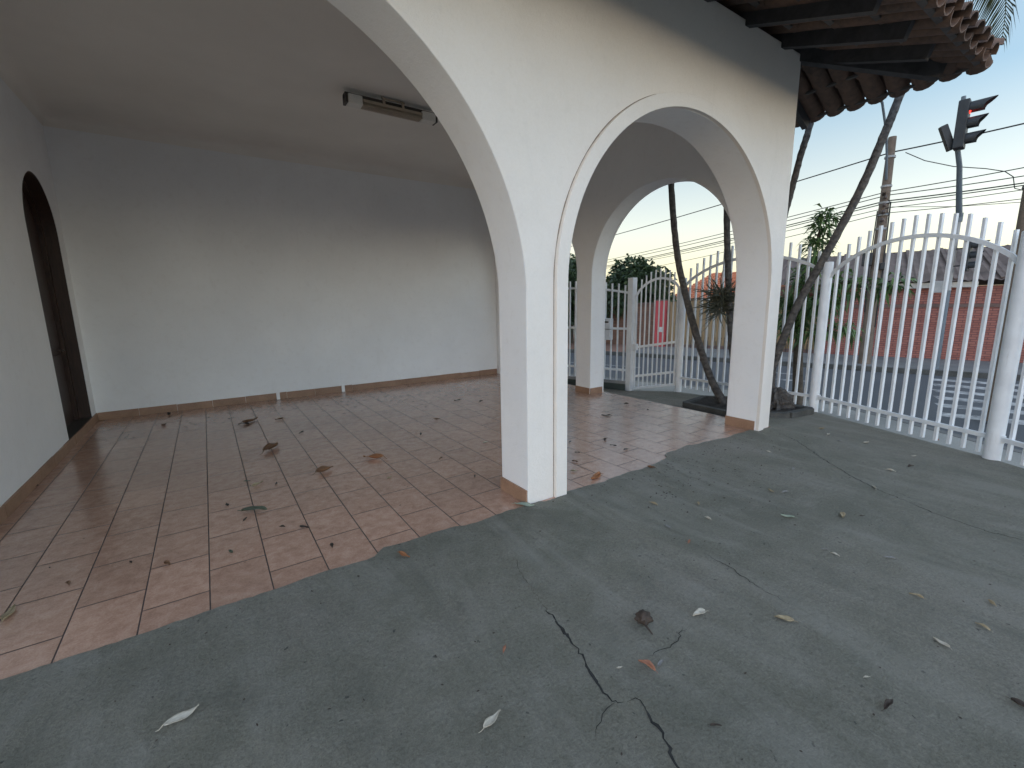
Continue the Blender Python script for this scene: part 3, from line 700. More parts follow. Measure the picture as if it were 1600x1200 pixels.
lpart(mb, 'grille', MT['grille'])
mb = MB(); mb.box(hx0 + .2, hx1 - .2, hy - .045, hy + .045, 3.884, 3.914); lpart(mb, 'reflector', MT['cap'])
for x in (2.07, 2.31):
    mb = MB(); mb.bar((x, hy - .06, 3.99), (x, hy - .02, 4.03), .03, .012); mb.bar((x, hy - .085, 3.92), (x, hy - .06, 3.995), .03, .01); lpart(mb, 'bracket', MT['grille'])
mb = MB(); mb.bar((2.05, hy - .07, 3.995), (2.33, hy - .07, 3.995), .022, .012); lpart(mb, 'hanger_bar', MT['grille'])

# ------------------------------------------------------------------ the fence and the gate
def fence_piece(root, a, b, z0a, z0b, rise, end, tip, rail, n, parent_off, mid=None, arch='up', sq=.032, foot=.015, low=None):
    """bars, arched rail and bottom rails between two posts; a, b are ground points"""
    a, b = Vector(a), Vector(b); d = (b - a); L = d.length; d.normalize(); off = -Vector(parent_off)
    def put(mb, name, **k): o = mb.build(name, MT['white'], root, **k); o.location = off; return o
    def top(t): return end + rise * (1 - (2 * t - 1) ** 2) ** .75 if arch == 'up' else end + (arch[1] - end) * t + rise * math.sin(math.pi * t)
    m = MB(); k = 18; pts = []
    for i in range(k + 1):
        t = i / k; p = a + d * (L * t); pts.append(Vector((p.x, p.y, z0a + (z0b - z0a) * t + top(t))))
    nrm = Vector((-d.y, d.x, 0)); 
    for p, q in zip(pts[:-1], pts[1:]): m.bar(p, q, .022, .042)
    put(m, 'arched_rail')
    for h in rail:
        m = MB(); m.bar((a.x, a.y, z0a + h), (b.x, b.y, z0b + h), .03, .042); put(m, 'rail')
    for i in range(n):
        t = (i + 1) / (n + 1); p = a + d * (L * t); z = z0a + (z0b - z0a) * t
        m = MB(); lo = z + foot; hi = z + top(t) + tip + random.uniform(-.008, .008)
        m.bar((p.x + nrm.x * .022, p.y + nrm.y * .022, lo), (p.x + nrm.x * .022, p.y + nrm.y * .022, hi), sq, sq * .8, (d.x, d.y, 0)); put(m, 'bar')
def post(root, p, z0, h, off, r=.062, round_=True):
    m = MB()
    if round_: m.tube([(p[0], p[1], z0 - .1), (p[0], p[1], z0 + h - .006), (p[0], p[1], z0 + h)], [r, r, r * .93], 20)
    else: m.box(p[0] - r, p[0] + r, p[1] - r, p[1] + r, z0 - .1, z0 + h)
    o = m.build('post', MT['white'], root, bevel=0); o.location = -Vector(off); return o
off = (6.96, 2.7, 0)
fr = empty('metal_fence', off, 'white steel bar fence with arched top rails along the cement yard', 'fence')
pz = {0: .0, 1: 0, 2: .0, 3: 0.0, 4: -.07, 5: -.2}
Fp = [(x, y, 0) for x, y in FENCE]
for i in (0, 1, 2, 3, 4): post(fr, Fp[i], pz[i], 2.12 if i == 2 else 2.03, off, .066 if i == 2 else .06)
fence_piece(fr, Fp[3], Fp[2], pz[3], pz[2], .43, 1.78, .225, [.2], 15, off)
fence_piece(fr, Fp[2], Fp[1], pz[2], pz[1], .43, 1.78, .225, [.2], 14, off)
fence_piece(fr, Fp[1], Fp[0], pz[1], pz[0], .43, 1.78, .225, [.2], 21, off)
fence_piece(fr, Fp[4], Fp[3], pz[4], pz[3], .40, 1.84, .225, [.2], 17, off)
for (p, q, z) in ((Fp[3], Fp[2], .2), (Fp[2], Fp[1], .2)):           # small fixing lugs on the posts
    d = (Vector(q) - Vector(p)).normalized(); a = Vector(p) + d * .055; m = MB(); m.box(a.x - .02, a.x + .02, a.y - .03, a.y + .03, z - .035, z + .035)
    o = m.build('lug', MT['white'], fr, bevel=.004); o.location = -Vector(off)
# gate
goff = (6.84, 5.93, -.2)
gt = empty('metal_gate', goff, 'white steel pedestrian gate with an arched top between two posts', 'gate')
ga = Vector((7.26, 5.11, 0)); gb = Vector((6.84, 5.93, 0)); gd = (gb - ga).normalized()
fence_piece(gt, gb - gd * .085, ga + gd * .075, -.2, -.07, .24, 1.86, .17, [.06, .30, .87], 8, goff, foot=.05, sq=.028)
for p, z, h in ((gb - gd * .085, -.2, 1.86), (ga + gd * .075, -.07, 1.86)):
    m = MB(); m.box(p.x - .018, p.x + .018, p.y - .018, p.y + .018, z + .04, z + h); o = m.build('stile', MT['white'], gt); o.location = -Vector(goff)
m = MB(); p = gb - gd * .06; m.box(p.x - .05, p.x + .03, p.y - .09, p.y + .05, .62, .74); o = m.build('lock_box', MT['white'], gt, bevel=.006); o.location = -Vector(goff)
# fence beyond the gate, on its low wall
loff = (6.3, 7.4, -.2)
lf = empty('metal_fence', loff, 'white steel bar fence standing on the low painted wall beyond the gate', 'fence')
La, Lb = Vector((6.84, 5.93, 0)), Vector((5.65, 9.1, 0))
post(lf, La, -.2, 2.2, loff, .06, False); post(lf, Lb, -.2, 2.2, loff, .06, False)
lm_ = La + (Lb - La) * .55; post(lf, lm_, -.1, 1.9, loff, .045, False)
fence_piece(lf, La, lm_, .05, .05, .06, 1.66, .14, [.16, .98], 13, loff, arch=('s', 1.78), foot=-.05)
fence_piece(lf, lm_, Lb, .05, .05, .05, 1.78, .16, [.16], 11, loff, arch=('s', 1.74), foot=-.05)
m = MB(); d = (Lb - La).normalized(); s_ = Vector((-d.y, d.x, 0))
if s_.x > 0: s_ = -s_
a, b = La + d * .07, Lb + d * .3
lwall = m.bar(Vector((a.x, a.y, -.17)), Vector((b.x, b.y, -.17)), .14, .22).build('low_wall', MT['green']); tag(lwall, 'low dark green painted wall under the fence beyond the gate', 'wall')
m = MB(); m.bar(Vector((a.x, a.y, -.03)), Vector((b.x, b.y, -.03)), .15, .06); m.build('wall_cap', MT['greywall'], lwall)
# letter boxes hung on that fence
mbx = empty('letter_box', (6.62, 6.36, .8), 'white metal letter box hung on the fence bars beside the far pier', 'letter box')
m = MB(); m.bar((-.0, -.12, .11), (-.05, .13, .11), .12, .2); m.build('lower_box', MT['white'], mbx, bevel=.008)
m = MB(); m.bar((-.0, -.12, .33), (-.05, .13, .33), .12, .2); u = m.build('upper_box', MT['white'], mbx, bevel=.008)
m = MB(); m.bar((-.06, -.1, .36), (-.11, .1, .36), .012, .03); m.build('slot', MT['dark'], u)

# ------------------------------------------------------------------ planter and palms
pl_pts = [(5.80, 3.28), (6.05, 4.12), (6.72, 4.22), (7.02, 3.5), (6.80, 2.66), (6.3, 2.72)]
def soil_z(x, y): return yard_z(x, y) + .04
soil = poly_mesh('planter_bed', MT['soil'], pl_pts, soil_z, .12)
rnd = random.Random(5)
for v in soil.data.vertices: v.co.z += rnd.uniform(-.02, .03)
tag(soil, 'dark soil bed of the palm clump edged by a low mossy kerb', 'planter')
for a, b in zip(pl_pts, pl_pts[1:] + pl_pts[:1]):
    m = MB(); m.bar((a[0], a[1], yard_z(*a) + .02), (b[0], b[1], yard_z(*b) + .02), .09, .12); m.build('edging', MT['darkkerb'], soil, bevel=.012)

def frond_mesh():
    m = MB(); L = 1.9; pts = []
    for i in range(15):
        t = i / 14; pts.append(Vector((L * (t * (1 - .28 * t)), 0, .55 * t - 1.55 * t * t)))
    m.tube(pts, [.018 * (1 - .85 * i / 14) for i in range(15)], 5)
    rn = random.Random(3)
    for i in range(46):
        t = .12 + .86 * i / 45; k = t * 14; j = min(int(k), 13); p = pts[j].lerp(pts[j + 1], k - j); d = (pts[j + 1] - pts[j]).normalized()
        ll = .52 * (math.sin(math.pi * min(1, .12 + t * .86)) ** .6) + .06
        for s in (-1, 1):
            v = (Vector((0, s, 0)) * .8 + d * .62 + Vector((0, 0, -.25 - .3 * rn.random()))).normalized(); wv = d * .016
            a = p; b = p + v * ll * .5; e = p + v * ll + Vector((0, 0, -ll * .28))
            m.add([a - wv * .6, a + wv * .6, b + wv, b - wv, e], [(0, 1, 2, 3), (3, 2, 4)])
    me = m.build('frond', MT['frond']); d = me.data; bpy.data.objects.remove(me); return d
FROND = frond_mesh()
def palm(pts, r0, r1, label, fr_az, seed):
    rn = random.Random(seed); b = Vector(pts[0]); root = empty('palm_tree', b, label, 'palm', 'palms in the planter')
    pp = [Vector(p) for p in pts]; fine = []
    for i in range(len(pp) - 1):                                     # Catmull-Rom along the measured points
        p0 = pp[max(i - 1, 0)]; p1 = pp[i]; p2 = pp[i + 1]; p3 = pp[min(i + 2, len(pp) - 1)]
        for k in range(10):
            t = k / 10; fine.append(.5 * ((2 * p1) + (p2 - p0) * t + (2 * p0 - 5 * p1 + 4 * p2 - p3) * t * t + (3 * p1 - p0 - 3 * p2 + p3) * t ** 3))
    fine.append(pp[-1]); n = len(fine)
    rad = [(r0 + (r1 - r0) * i / n) * (1 + .45 * math.exp(-i / 3.0)) * (1 + (.05 if i % 3 == 0 else 0)) for i in range(n)]
    m = MB(); m.tube([p - b for p in fine], rad, 12, jit=.06); m.build('trunk', MT['trunk'], root, smooth=60)
    top = pp[-1] - b
    for az, tilt in fr_az:
        f = bpy.data.objects.new('frond', FROND); C.objects.link(f); f.parent = root; f.location = top
        f.rotation_euler = (rn.uniform(-.25, .25), math.radians(-tilt), math.radians(az)); s = rn.uniform(.85, 1.1); f.scale = (s, s, s)
    return root
ring = lambda n, o, t=(35, 55, 10): [(o + 360 * i / n, t[i % len(t)]) for i in range(n)]
palm([(6.46, 3.70, -.05), (6.49, 3.98, .33), (6.5, 4.28, .98), (6.5, 4.54, 1.69), (6.5, 4.73, 2.34), (6.5, 4.89, 3.34), (6.48, 5.0, 4.6), (6.45, 5.1, 6.2)], .056, .045, 'slim dark palm trunk leaning left, seen through the small arch', ring(11, 10), 1)
palm([(6.6, 3.52, -.05), (6.62, 3.66, .4), (6.65, 3.78, .9), (6.65, 3.83, 1.25), (6.65, 3.92, 2.02), (6.65, 4.01, 2.96), (6.65, 4.1, 4.4), (6.66, 4.2, 6.6)], .048, .042, 'upright palm trunk carrying the twiggy plant, beside the corner pier', ring(11, 25), 2)
palm([(6.60, 3.12, -.05), (6.65, 3.15, .49), (6.68, 3.14, .67), (6.8, 2.97, 1.44), (6.95, 2.71, 2.19), (7.1, 2.48, 2.92), (7.25, 2.36, 3.52), (7.35, 2.3, 3.88), (7.5, 2.2, 4.6), (7.68, 2.12, 5.75)], .054, .042, 'palm trunk leaning far to the right across the fence', ring(10, 0) + [(-35, -16)], 3)
palm([(6.75, 3.42, -.05), (6.78, 3.42, .8), (6.85, 3.38, 1.8), (6.95, 3.33, 2.6), (7.0, 3.28, 3.0), (7.0, 3.2, 3.45), (7.0, 3.11, 3.85), (7.02, 3.0, 4.6), (7.05, 2.9, 6.4)], .042, .04, 'thin palm trunk rising behind the house corner under the eave', ring(10, 40), 4)
m = MB(); rn = random.Random(9); vs = []; fs = []; nu, nv = 26, 12
for i in range(nv + 1):
    for j in range(nu):
        t = math.pi / 2 * i / nv; a = 2 * math.pi * j / nu; r = 1 + .16 * math.sin(7 * a + 4 * t) + .12 * math.sin(13 * a - 6 * t) + rn.uniform(-.13, .13)
        vs.append((6.63 + .21 * r * math.cos(a) * math.cos(t), 3.04 + .20 * r * math.sin(a) * math.cos(t), -.03 + .34 * math.sin(t) * (.85 + .15 * r)))
for i in range(nv):
    for j in range(nu): fs.append((i * nu + j, i * nu + (j + 1) % nu, (i + 1) * nu + (j + 1) % nu, (i + 1) * nu + j))
m.add(vs, fs)
for i in range(34):
    a = rn.uniform(0, 6.28); e = rn.uniform(0, 1); p = Vector((6.63 + .19 * math.cos(a) * (1 - .5 * e), 3.04 + .18 * math.sin(a) * (1 - .5 * e), e * .22)); q = p + Vector((math.cos(a) * .10, math.sin(a) * .10, rn.uniform(-.12, -.02)))
    m.tube([p, p.lerp(q, .5) + Vector((0, 0, .012)), q], [.018, .014, .007], 5)
rb = m.build('palm_root_ball', MT['trunk']); tag(rb, 'dark knotted root mound at the foot of the right-leaning palm', 'root mound')
# epiphyte on the upright palm
m = MB(); rn = random.Random(21); ctr = Vector((6.60, 3.97, 1.52))
for i in range(210):
    th = rn.uniform(0, 6.28); ph = rn.uniform(-.75, 1.1); d = Vector((math.cos(th) * math.cos(ph), math.sin(th) * math.cos(ph), math.sin(ph)))
    L = rn.uniform(.16, .44); b = ctr + Vector((0, 0, rn.uniform(-.16, .16))) + d * .05; pts = [b]
    for k in range(4):
        d = (d + Vector((rn.uniform(-.35, .35), rn.uniform(-.35, .35), rn.uniform(-.28, .25)))).normalized(); pts.append(pts[-1] + d * L / 4)
    m.tube(pts, [.010, .009, .008, .006, .003], 4)
ep_ = m.build('epiphyte_plant', MT['epi']); tag(ep_, 'tangle of thin grey green stems growing on the upright palm trunk', 'plant')

# ------------------------------------------------------------------ trees
def leaf_quad(m, p, d, L, W, roll, droop=.3):
    d = d.normalized(); s = d.cross(Vector((0, 0, 1)))
    if s.length < .05: s = Vector((1, 0, 0))
    s.normalize(); s = s * math.cos(roll) + d.cross(s) * math.sin(roll)
    a = p; b = p + d * L * .5; e = p + d * L + Vector((0, 0, -droop * L))
    m.add([a, b + s * W / 2, e, b - s * W / 2], [(0, 1, 2, 3)])
def sapling():
    rn = random.Random(31); b = Vector((7.85, 3.30, -.205)); root = empty('young_tree', b, 'slender young street tree with drooping leaves just outside the fence', 'tree')
    tr = [(7.85, 3.30, -.205), (7.92, 3.33, .1), (8.0, 3.385, .45), (8.02, 3.42, .8), (8.02, 3.40, 1.15), (8.0, 3.37, 1.7), (8.0, 3.30, 2.3), (8.0, 3.25, 2.85)]
    m = MB(); m.tube([Vector(p) - b for p in tr], [.10, .08, .072, .066, .05, .034, .02, .008], 10, jit=.1)
    brs = [((8.0, 3.37, 1.2), (8.05, 2.95, 1.55), (8.05, 2.5, 1.72), (8.05, 2.28, 1.80)), ((8.0, 3.37, 1.0), (8.1, 3.05, 1.1), (8.1, 2.8, 1.08)), ((8.0, 3.37, 1.3), (8.1, 3.6, 1.5), (8.1, 3.78, 1.55)),
           ((8.0, 3.35, 1.5), (8.05, 3.0, 1.75), (8.08, 2.75, 1.83)), ((8.0, 3.35, 1.1), (8.2, 3.6, 1.25), (8.25, 3.75, 1.2)), ((8, 3.36, 1.4), (7.8, 3.1, 1.5), (7.75, 2.95, 1.45))]
    for br in brs: m.tube([Vector(p) - b for p in br], [.022, .014, .009] + ([.006] if len(br) == 4 else []), 6)
    m.build('trunk', MT['bark'], root, smooth=60)
    m = MB()
    def cluster(c, r, n, up=0):
        for i in range(n):
            d = Vector((rn.gauss(0, 1), rn.gauss(0, 1), rn.gauss(0, .6) - .15 + up)).normalized(); p = Vector(c) + d * rn.uniform(0, r) * .7
            leaf_quad(m, p - b, d + Vector((0, 0, -.1)), rn.uniform(.11, .21), rn.uniform(.026, .048), rn.uniform(-.8, .8), rn.uniform(.2, .7))
    for i in range(34):
        t = i / 33; k = 3.6 + t * 3.35; j = min(int(k), 6); p = Vector(tr[j]).lerp(Vector(tr[j + 1]), k - j); r = .23 - .12 * t
        cluster(p + Vector((rn.uniform(-r, r), rn.uniform(-r, r), 0)), r, 30, .1 + .5 * t)
    for br in brs:
        for i in range(9):
            t = .3 + .7 * i / 8; k = t * (len(br) - 1); j = min(int(k), len(br) - 2); p = Vector(br[j]).lerp(Vector(br[j + 1]), k - j)
            cluster(p + Vector((rn.uniform(-.08, .08), rn.uniform(-.08, .08), rn.uniform(-.06, .06))), .17, 24)
    m.build('crown', MT['leafA'], root, smooth=0)
sapling()
def street_tree(loc, lobes, label, seed, trunk_h, tr=.16):
    rn = random.Random(seed); root = empty('street_tree', loc, label, 'tree', 'trees across the street'); b = Vector(loc)
    m = MB(); m.tube([(0, 0, -.1), (.05, .02, trunk_h * .5), (0, 0, trunk_h)], [tr * 1.2, tr, tr * .85], 9, jit=.1)
    for (x, y, z, r) in lobes: m.tube([(0, 0, trunk_h * .9), (x * .5, y * .5, (trunk_h + z) * .5), (x, y, z)], [tr * .5, tr * .3, .03], 6)
    m.build('trunk', MT['bark'], root, smooth=60)
    m = MB()
    for (x, y, z, r) in lobes:
        c = Vector((x, y, z))
        for i in range(int(900 * r * r)):
            d = Vector((rn.gauss(0, 1), rn.gauss(0, 1), rn.gauss(0, 1))).normalized(); rr = r * (rn.random() ** .4) * (.82 + .3 * rn.random())
            p = c + Vector((d.x * rr, d.y * rr, d.z * rr * .85))
            for k in range(2): leaf_quad(m, p, d + Vector((rn.uniform(-1, 1), rn.uniform(-1, 1), rn.uniform(-.6, .5))), rn.uniform(.13, .26), rn.uniform(.07, .13), rn.uniform(-1.5, 1.5), rn.uniform(0, .5))
    m.build('crown', MT['leafB'], root, smooth=0)
def lob(seed, n, w, h0, h1, r):
    rn = random.Random(seed); return [(rn.uniform(-w, w), rn.uniform(-w, w) * .8, rn.uniform(h0, h1), rn.uniform(r * .75, r * 1.15)) for i in range(n)]
street_tree(st(-10.3, 17.3, -.23), lob(1, 17, 2.1, 1.0, 3.15, .95), 'broad dark green tree left of the gate, nearest the red pillar', 41, 1.3)
street_tree(st(-13.6, 17.0, -.23), lob(2, 15, 2.1, .9, 2.9, 1.0), 'dense dark green tree seen past the far pier, farther along the street', 42, 1.3)
street_tree(st(-8.2, 18.9, -.23), lob(3, 12, 1.35, 1.5, 3.0, .78), 'small dark tree rising behind the brown brick wall', 43, 1.2, .1)
street_tree(st(-17.5, 17.6, -.23), lob(4, 13, 2.1, .9, 3.2, 1.05), 'tall dark green tree farthest left down the street', 44, 1.4)

# ------------------------------------------------------------------ across the street
def sroot(name, u, n, z, label, cat, group=None): return empty(name, st(u, n, z), label, cat, group, RZ)
shed = sroot('brick_building', -1.0, 17.8, -.23, 'long low red brick building with a weathered grey brown sheet roof', 'building')
m = MB(); m.box(0, 9, 0, .2, -.02, 1.50); m.box(0, 9, .0, .2, 1.56, 2.07); m.box(0, .2, .2, 5.5, -.02, 2.07); m.build('wall', MT['brick'], shed, smooth=0)
m = MB(); m.box(-.01, 9.02, -.03, .22, 1.48, 1.575); m.build('belt_course', MT['belt'], shed, bevel=.01)
m = MB(); m.box(1.55, 3.36, -.22, .03, 2.03, 2.18); m.build('white_fascia', MT['gutter'], shed, bevel=.012)
m = MB(); zr0, zr1 = 2.22, 3.42; x0, x1, p, i = -1.9, 9.4, .0, 0
nw = 150; y0, y1 = -.35, 4.4
prof = [(x0 + (x1 - x0) * k / nw, .030 * math.sin(k * math.pi / 2)) for k in range(nw + 1)]
vs = []; fs = []
for k, (x, dz) in enumerate(prof):
    for (yy, zz) in ((y0, zr0), ((y0 + y1) / 2, (zr0 + zr1) / 2 + .01), (y1, zr1)): vs.append((x, yy, zz + dz))
    if k:
        for q in (0, 1): fs.append((3 * k - 3 + q, 3 * k + q, 3 * k + q + 1, 3 * k - 2 + q))
o = len(vs); vs += [(x0, y1, zr1), (x1, y1, zr1), (x1, y1 + 4.5, zr0), (x0, y1 + 4.5, zr0)]; fs.append((o, o + 1, o + 2, o + 3))
m.add(vs, fs); rf = m.build('roof', MT['sheet'], shed, smooth=40)
m = MB()
for k in range(13):
    m.bar((x0 + .3 + k * .9, y0 + .1, zr0 + .045), (x0 + .3 + k * .9, y1, zr1 + .045), .09, .03)
m.build('roof_batten', MT['sheet'], rf)
m = MB(); m.box(-1.85, .0, -.32, -.27, 1.95, 2.2); m.build('fascia_board', MT['fascia'], shed)
m = MB(); m.box(4.6, 9.3, -.30, -.26, 2.04, 2.19); m.build('fascia_board', MT['fascia'], shed)
m = MB(); m.box(-1.8, 0, 3.9, 4.1, -.02, 2.2); m.box(0.2, 8.8, 5.3, 5.5, -.02, 2.1); m.box(8.8, 9, .2, 5.5, -.02, 2.07); m.build('rear_wall', MT['brick'], shed, smooth=0)
for uu in (4.75,):
    m = MB(); m.box(uu, uu + .1, -.02, .0, .95, 1.25); m.build('wall_plate', MT['dark'], shed)

sl = sroot('slat_fence', -6.15, 17.8, -.23, 'ochre vertical slat fence between the red pillar and the brick building', 'fence')
m = MB(); x = .02; rn = random.Random(8)
while x < 5.1:
    wv = rn.uniform(.085, .105); h = rn.uniform(1.74, 1.8) if x < 3.6 else rn.uniform(1.50, 1.54); m.box(x, x + wv, -.012 + rn.uniform(-.005, .005), .012, .12, h); x += wv + .018
m.build('slats', MT['slat'], sl, smooth=0)
m = MB(); m.box(0, 5.14, .014, .06, .35, .42); m.box(0, 5.14, .014, .06, 1.35, 1.42); m.build('rails', MT['dark'], sl)
m = MB(); m.box(0, 5.14, -.03, .05, -.02, .11); m.build('plinth', MT['belt'], sl)
m = MB()
for k in range(34):
    xx = .08 + k * .15; m.box(xx, xx + .018, -.06, -.045, .0, .3)
m.build('pickets', MT['dark'], sl)
m = MB()
for k in range(15):
    xx = 3.62 + k * .1; m.tube([(xx, 0, 1.5), (xx, 0, 1.72), (xx + .04, 0, 1.80), (xx + .08, 0, 1.72)], .008, 5)
m.box(3.6, 5.12, -.01, .01, 1.57, 1.59); m.build('iron_crest', MT['white'], sl)

rp = sroot('gate_pillar', -6.35, 17.62, -.23, 'bright red painted wall pillar with a white notice at the slat fence end', 'pillar')
m = MB(); m.box(-.2, .19, 0, .3, -.02, 1.8); m.build('shaft', MT['redpaint'], rp, bevel=.01)
m = MB(); m.box(-.06, .14, -.014, -.001, .58, .78); m.build('notice', MT['gutter'], rp)
m = MB(); m.box(-.215, .205, -.02, .32, 1.8, 1.84); m.build('coping', MT['belt'], rp)
bwl = sroot('brick_wall', -9.0, 17.8, -.23, 'brown brick garden wall left of the red pillar', 'wall')
m = MB(); m.box(0, 2.42, 0, .2, -.02, 1.68); m.build('wall_body', MT['brown'], bwl, smooth=0)
m = MB(); m.box(-.02, 2.42, -.03, .23, 1.68, 1.73); m.build('coping', MT['belt'], bwl)
h2 = sroot('tile_roof_house', -7.2, 22.0, -.23, 'small cream house with an orange tile roof behind the slat fence', 'house')
m = MB(); m.box(0, 6.0, .3, 5, -.02, 1.92); m.build('wall', MT['cream'], h2, smooth=0)
m = MB(); vs = []; fs = []; x0, x1 = -.35, 6.3; rows = 13; nx = 66
for r_ in range(rows):
    for e in (0, 1):
        t = (r_ + e) / rows; yy = -.1 + 2.7 * t; zz = 1.86 + 1.28 * t + (.05 if e == 0 else 0.0); ins = 1.3 * t
        for k in range(nx + 1):
            xx = x0 + ins + (x1 - x0 - 2 * ins) * k / nx; vs.append((xx, yy, zz + .022 * math.sin(k * math.pi / 1.5)))
    o = r_ * 2 * (nx + 1)
    for k in range(nx): fs.append((o + k, o + k + 1, o + nx + 1 + k + 1, o + nx + 1 + k))
    if r_:
        for k in range(nx): fs.append((o - nx - 1 + k, o - nx - 1 + k + 1, o + k + 1, o + k))
m.add(vs, fs)
m.add([(x0, -.1, 1.88), (x0, 5.3, 1.88), (x0 + 1.3, 2.6, 3.14), (x1 - 1.3, 2.6, 3.14), (x1, 5.3, 1.88), (x1, -.1, 1.88)], [(0, 1, 2), (1, 4, 3, 2), (3, 4, 5)])
m.build('roof', MT['orange'], h2, smooth=40)
m = MB(); m.box(2.2, 3.2, .27, .31, .8, 1.6); fwn = m.build('window', MT['dark'], h2)
m = MB(); m.box(2.1, 3.3, .24, .3, .74, .8); m.build('sill', MT['gutter'], fwn)

# utility pole with its lamp arm
up = sroot('utility_pole', .12, 15.6, -.23, 'concrete utility pole with insulators and cables before the brick building', 'utility pole')
m = MB(); m.tube([(0, 0, -.1), (0, 0, 3), (0, 0, 5.78)], [.145, .12, .085], 12); m.build('shaft', MT['pole'], up)
m = MB(); m.bar((-.03, -.5, 4.42), (-.03, .45, 4.42), .07, .09); m.build('crossarm', MT['pole'], up)
for zz in (3.75, 3.95, 4.12, 4.3):
    m = MB(); m.tube([(0, -.1, zz), (0, -.19, zz)], [.02, .02], 6); m.tube([(0, -.19, zz - .05), (0, -.19, zz - .015), (0, -.19, zz + .015), (0, -.19, zz + .05)], [.028, .045, .045, .028], 10); m.build('insulator', MT['porcelain'], up)
for zz in (3.55, 3.9, 4.2, 4.6, 5.3):
    m = MB(); m.tube([(0, 0, zz - .025), (0, 0, zz + .025)], .135 if zz < 4 else .118, 12); m.build('steel_band', MT['galv'], up)
m = MB(); m.tube([(.13, -.05, 1.0), (.14, -.06, 2.4), (.125, -.06, 4.2)], .018, 6); m.tube([(-.13, -.05, 1.4), (-.15, -.1, 2.6), (-.12, -.1, 4.0)], .014, 6); m.build('down_cable', MT['cable'], up)
m = MB(); m.box(-.32, -.1, -.2, .04, 2.62, 2.95); m.build('cable_box', MT['black'], up, bevel=.02)
m = MB(); m.box(.07, .26, -.2, .0, 2.5, 2.68); m.build('splice_box', MT['black'], up, bevel=.03)
m = MB(); m.tube([(-.02, -.1, 4.75), (-.07, -.3, 5.3), (-.14, -.55, 5.8), (-.28, -.95, 6.35), (-.5, -1.5, 6.6)], .028, 8); m.build('lamp_arm', MT['steel'], up)
m = MB(); m.tube([(-.48, -1.45, 6.6), (-.56, -1.68, 6.64), (-.64, -1.9, 6.62)], [.05, .1, .04], 10); m.build('lamp_head', MT['galv'], up)

# traffic signal: post, arm towards the road, two heads
ts = sroot('traffic_light', 1.54, 15.3, -.23, 'traffic signal on a tall post with an arm, seen above the right fence panel', 'traffic light')
m = MB(); m.tube([(0, 0, -.1), (0, 0, 1.95)], .058, 12); m.build('lower_post', MT['steel'], ts)
m = MB(); m.tube([(0, 0, 1.93), (0, 0, 1.99), (0, 0, 3.66)], [.066, .054, .052], 12); m.build('upper_post', MT['galv'], ts)
m = MB(); m.tube([(0, 0, 3.52), (0, 0, 3.72)], .072, 12); m.tube([(0, 0, 3.62), (-.1, -.35, 4.15), (-.19, -.68, 4.65), (-.3, -.98, 5.0), (-.32, -1.02, 6.0)], [.062, .055, .05, .047, .04], 10); m.build('arm', MT['steel'], ts)
def head(parent, loc, face, s, lit):
    h = MB(); h.box(-.16 * s, .16 * s, -.09 * s, .09 * s, -.48 * s, .48 * s); o = h.build('signal_head', MT['black'], parent, bevel=.025 * s); o.location = loc; o.rotation_euler = (0, 0, face)
    for i, zz in enumerate((.31, 0, -.31)):
        k = MB(); rr = .125 * s; vs = []; fs = []; nn = 13; ln = .30 * s if i else .40 * s
        for j in range(nn):
            a = math.radians(-35 + 250 * j / (nn - 1)); cz = zz * s
            for yy, r2 in ((-.08 * s, rr), (-.09 * s - ln * (.55 + .45 * max(0, math.sin(a))), rr * 1.02)): vs.append((r2 * math.cos(a), yy, cz + r2 * math.sin(a)))
            if j: fs.append((2 * j - 2, 2 * j - 1, 2 * j + 1, 2 * j))
        k.add(vs, fs); v = k.build('visor', MT['black'], o)
        k = MB(); k.tube([(0, -.08 * s, zz * s), (0, -.098 * s, zz * s)], [rr * .95, rr * .85], 16); k.build('lens', MT['red_lens'] if (lit and i == 0) else MT['lens'], o)
    return o
head(ts, (-.28, -1.02, 5.42), math.radians(78), 1.0, True)
hd = MB(); hd.box(-.07, .07, -.06, .06, -.36, .2); o = hd.build('side_signal', MT['black'], ts, bevel=.02); o.location = (-.52, -1.05, 5.28); o.rotation_euler = (0, math.radians(-22), .3)
hd = MB(); hd.bar((-.5, -1.04, 5.1), (-.3, -1.02, 5.05), .04, .04); hd.build('bracket', MT['black'], ts)
head(ts, (.22, -.1, 2.72), math.radians(72), .74, False)
m = MB(); m.bar((0, -.02, 2.9), (.2, -.08, 2.9), .03, .03); m.bar((0, -.02, 2.5), (.2, -.08, 2.5), .03, .03); m.build('head_bracket', MT['black'], ts)
m = MB(); m.box(-.30, -.07, -.12, .04, 1.88, 2.16); m.build('control_box', MT['galv'], ts, bevel=.012)
# concrete post at the right edge
cp = empty('concrete_pole', (9.66, 1.352, -.205), 'plain grey brown concrete pole rising behind the big fence post at right', 'pole')
m = MB(); m.tube([(0, 0, -.1), (0, 0, 2.9), (0, 0, 3.22)], [.10, .092, .09], 12); m.build('shaft', MT['pole'], cp)
m = MB(); m.tube([(0, 0, 3.22), (0, 0, 3.26)], [.105, .10], 12); m.build('pole_cap', MT['kerb'], cp)

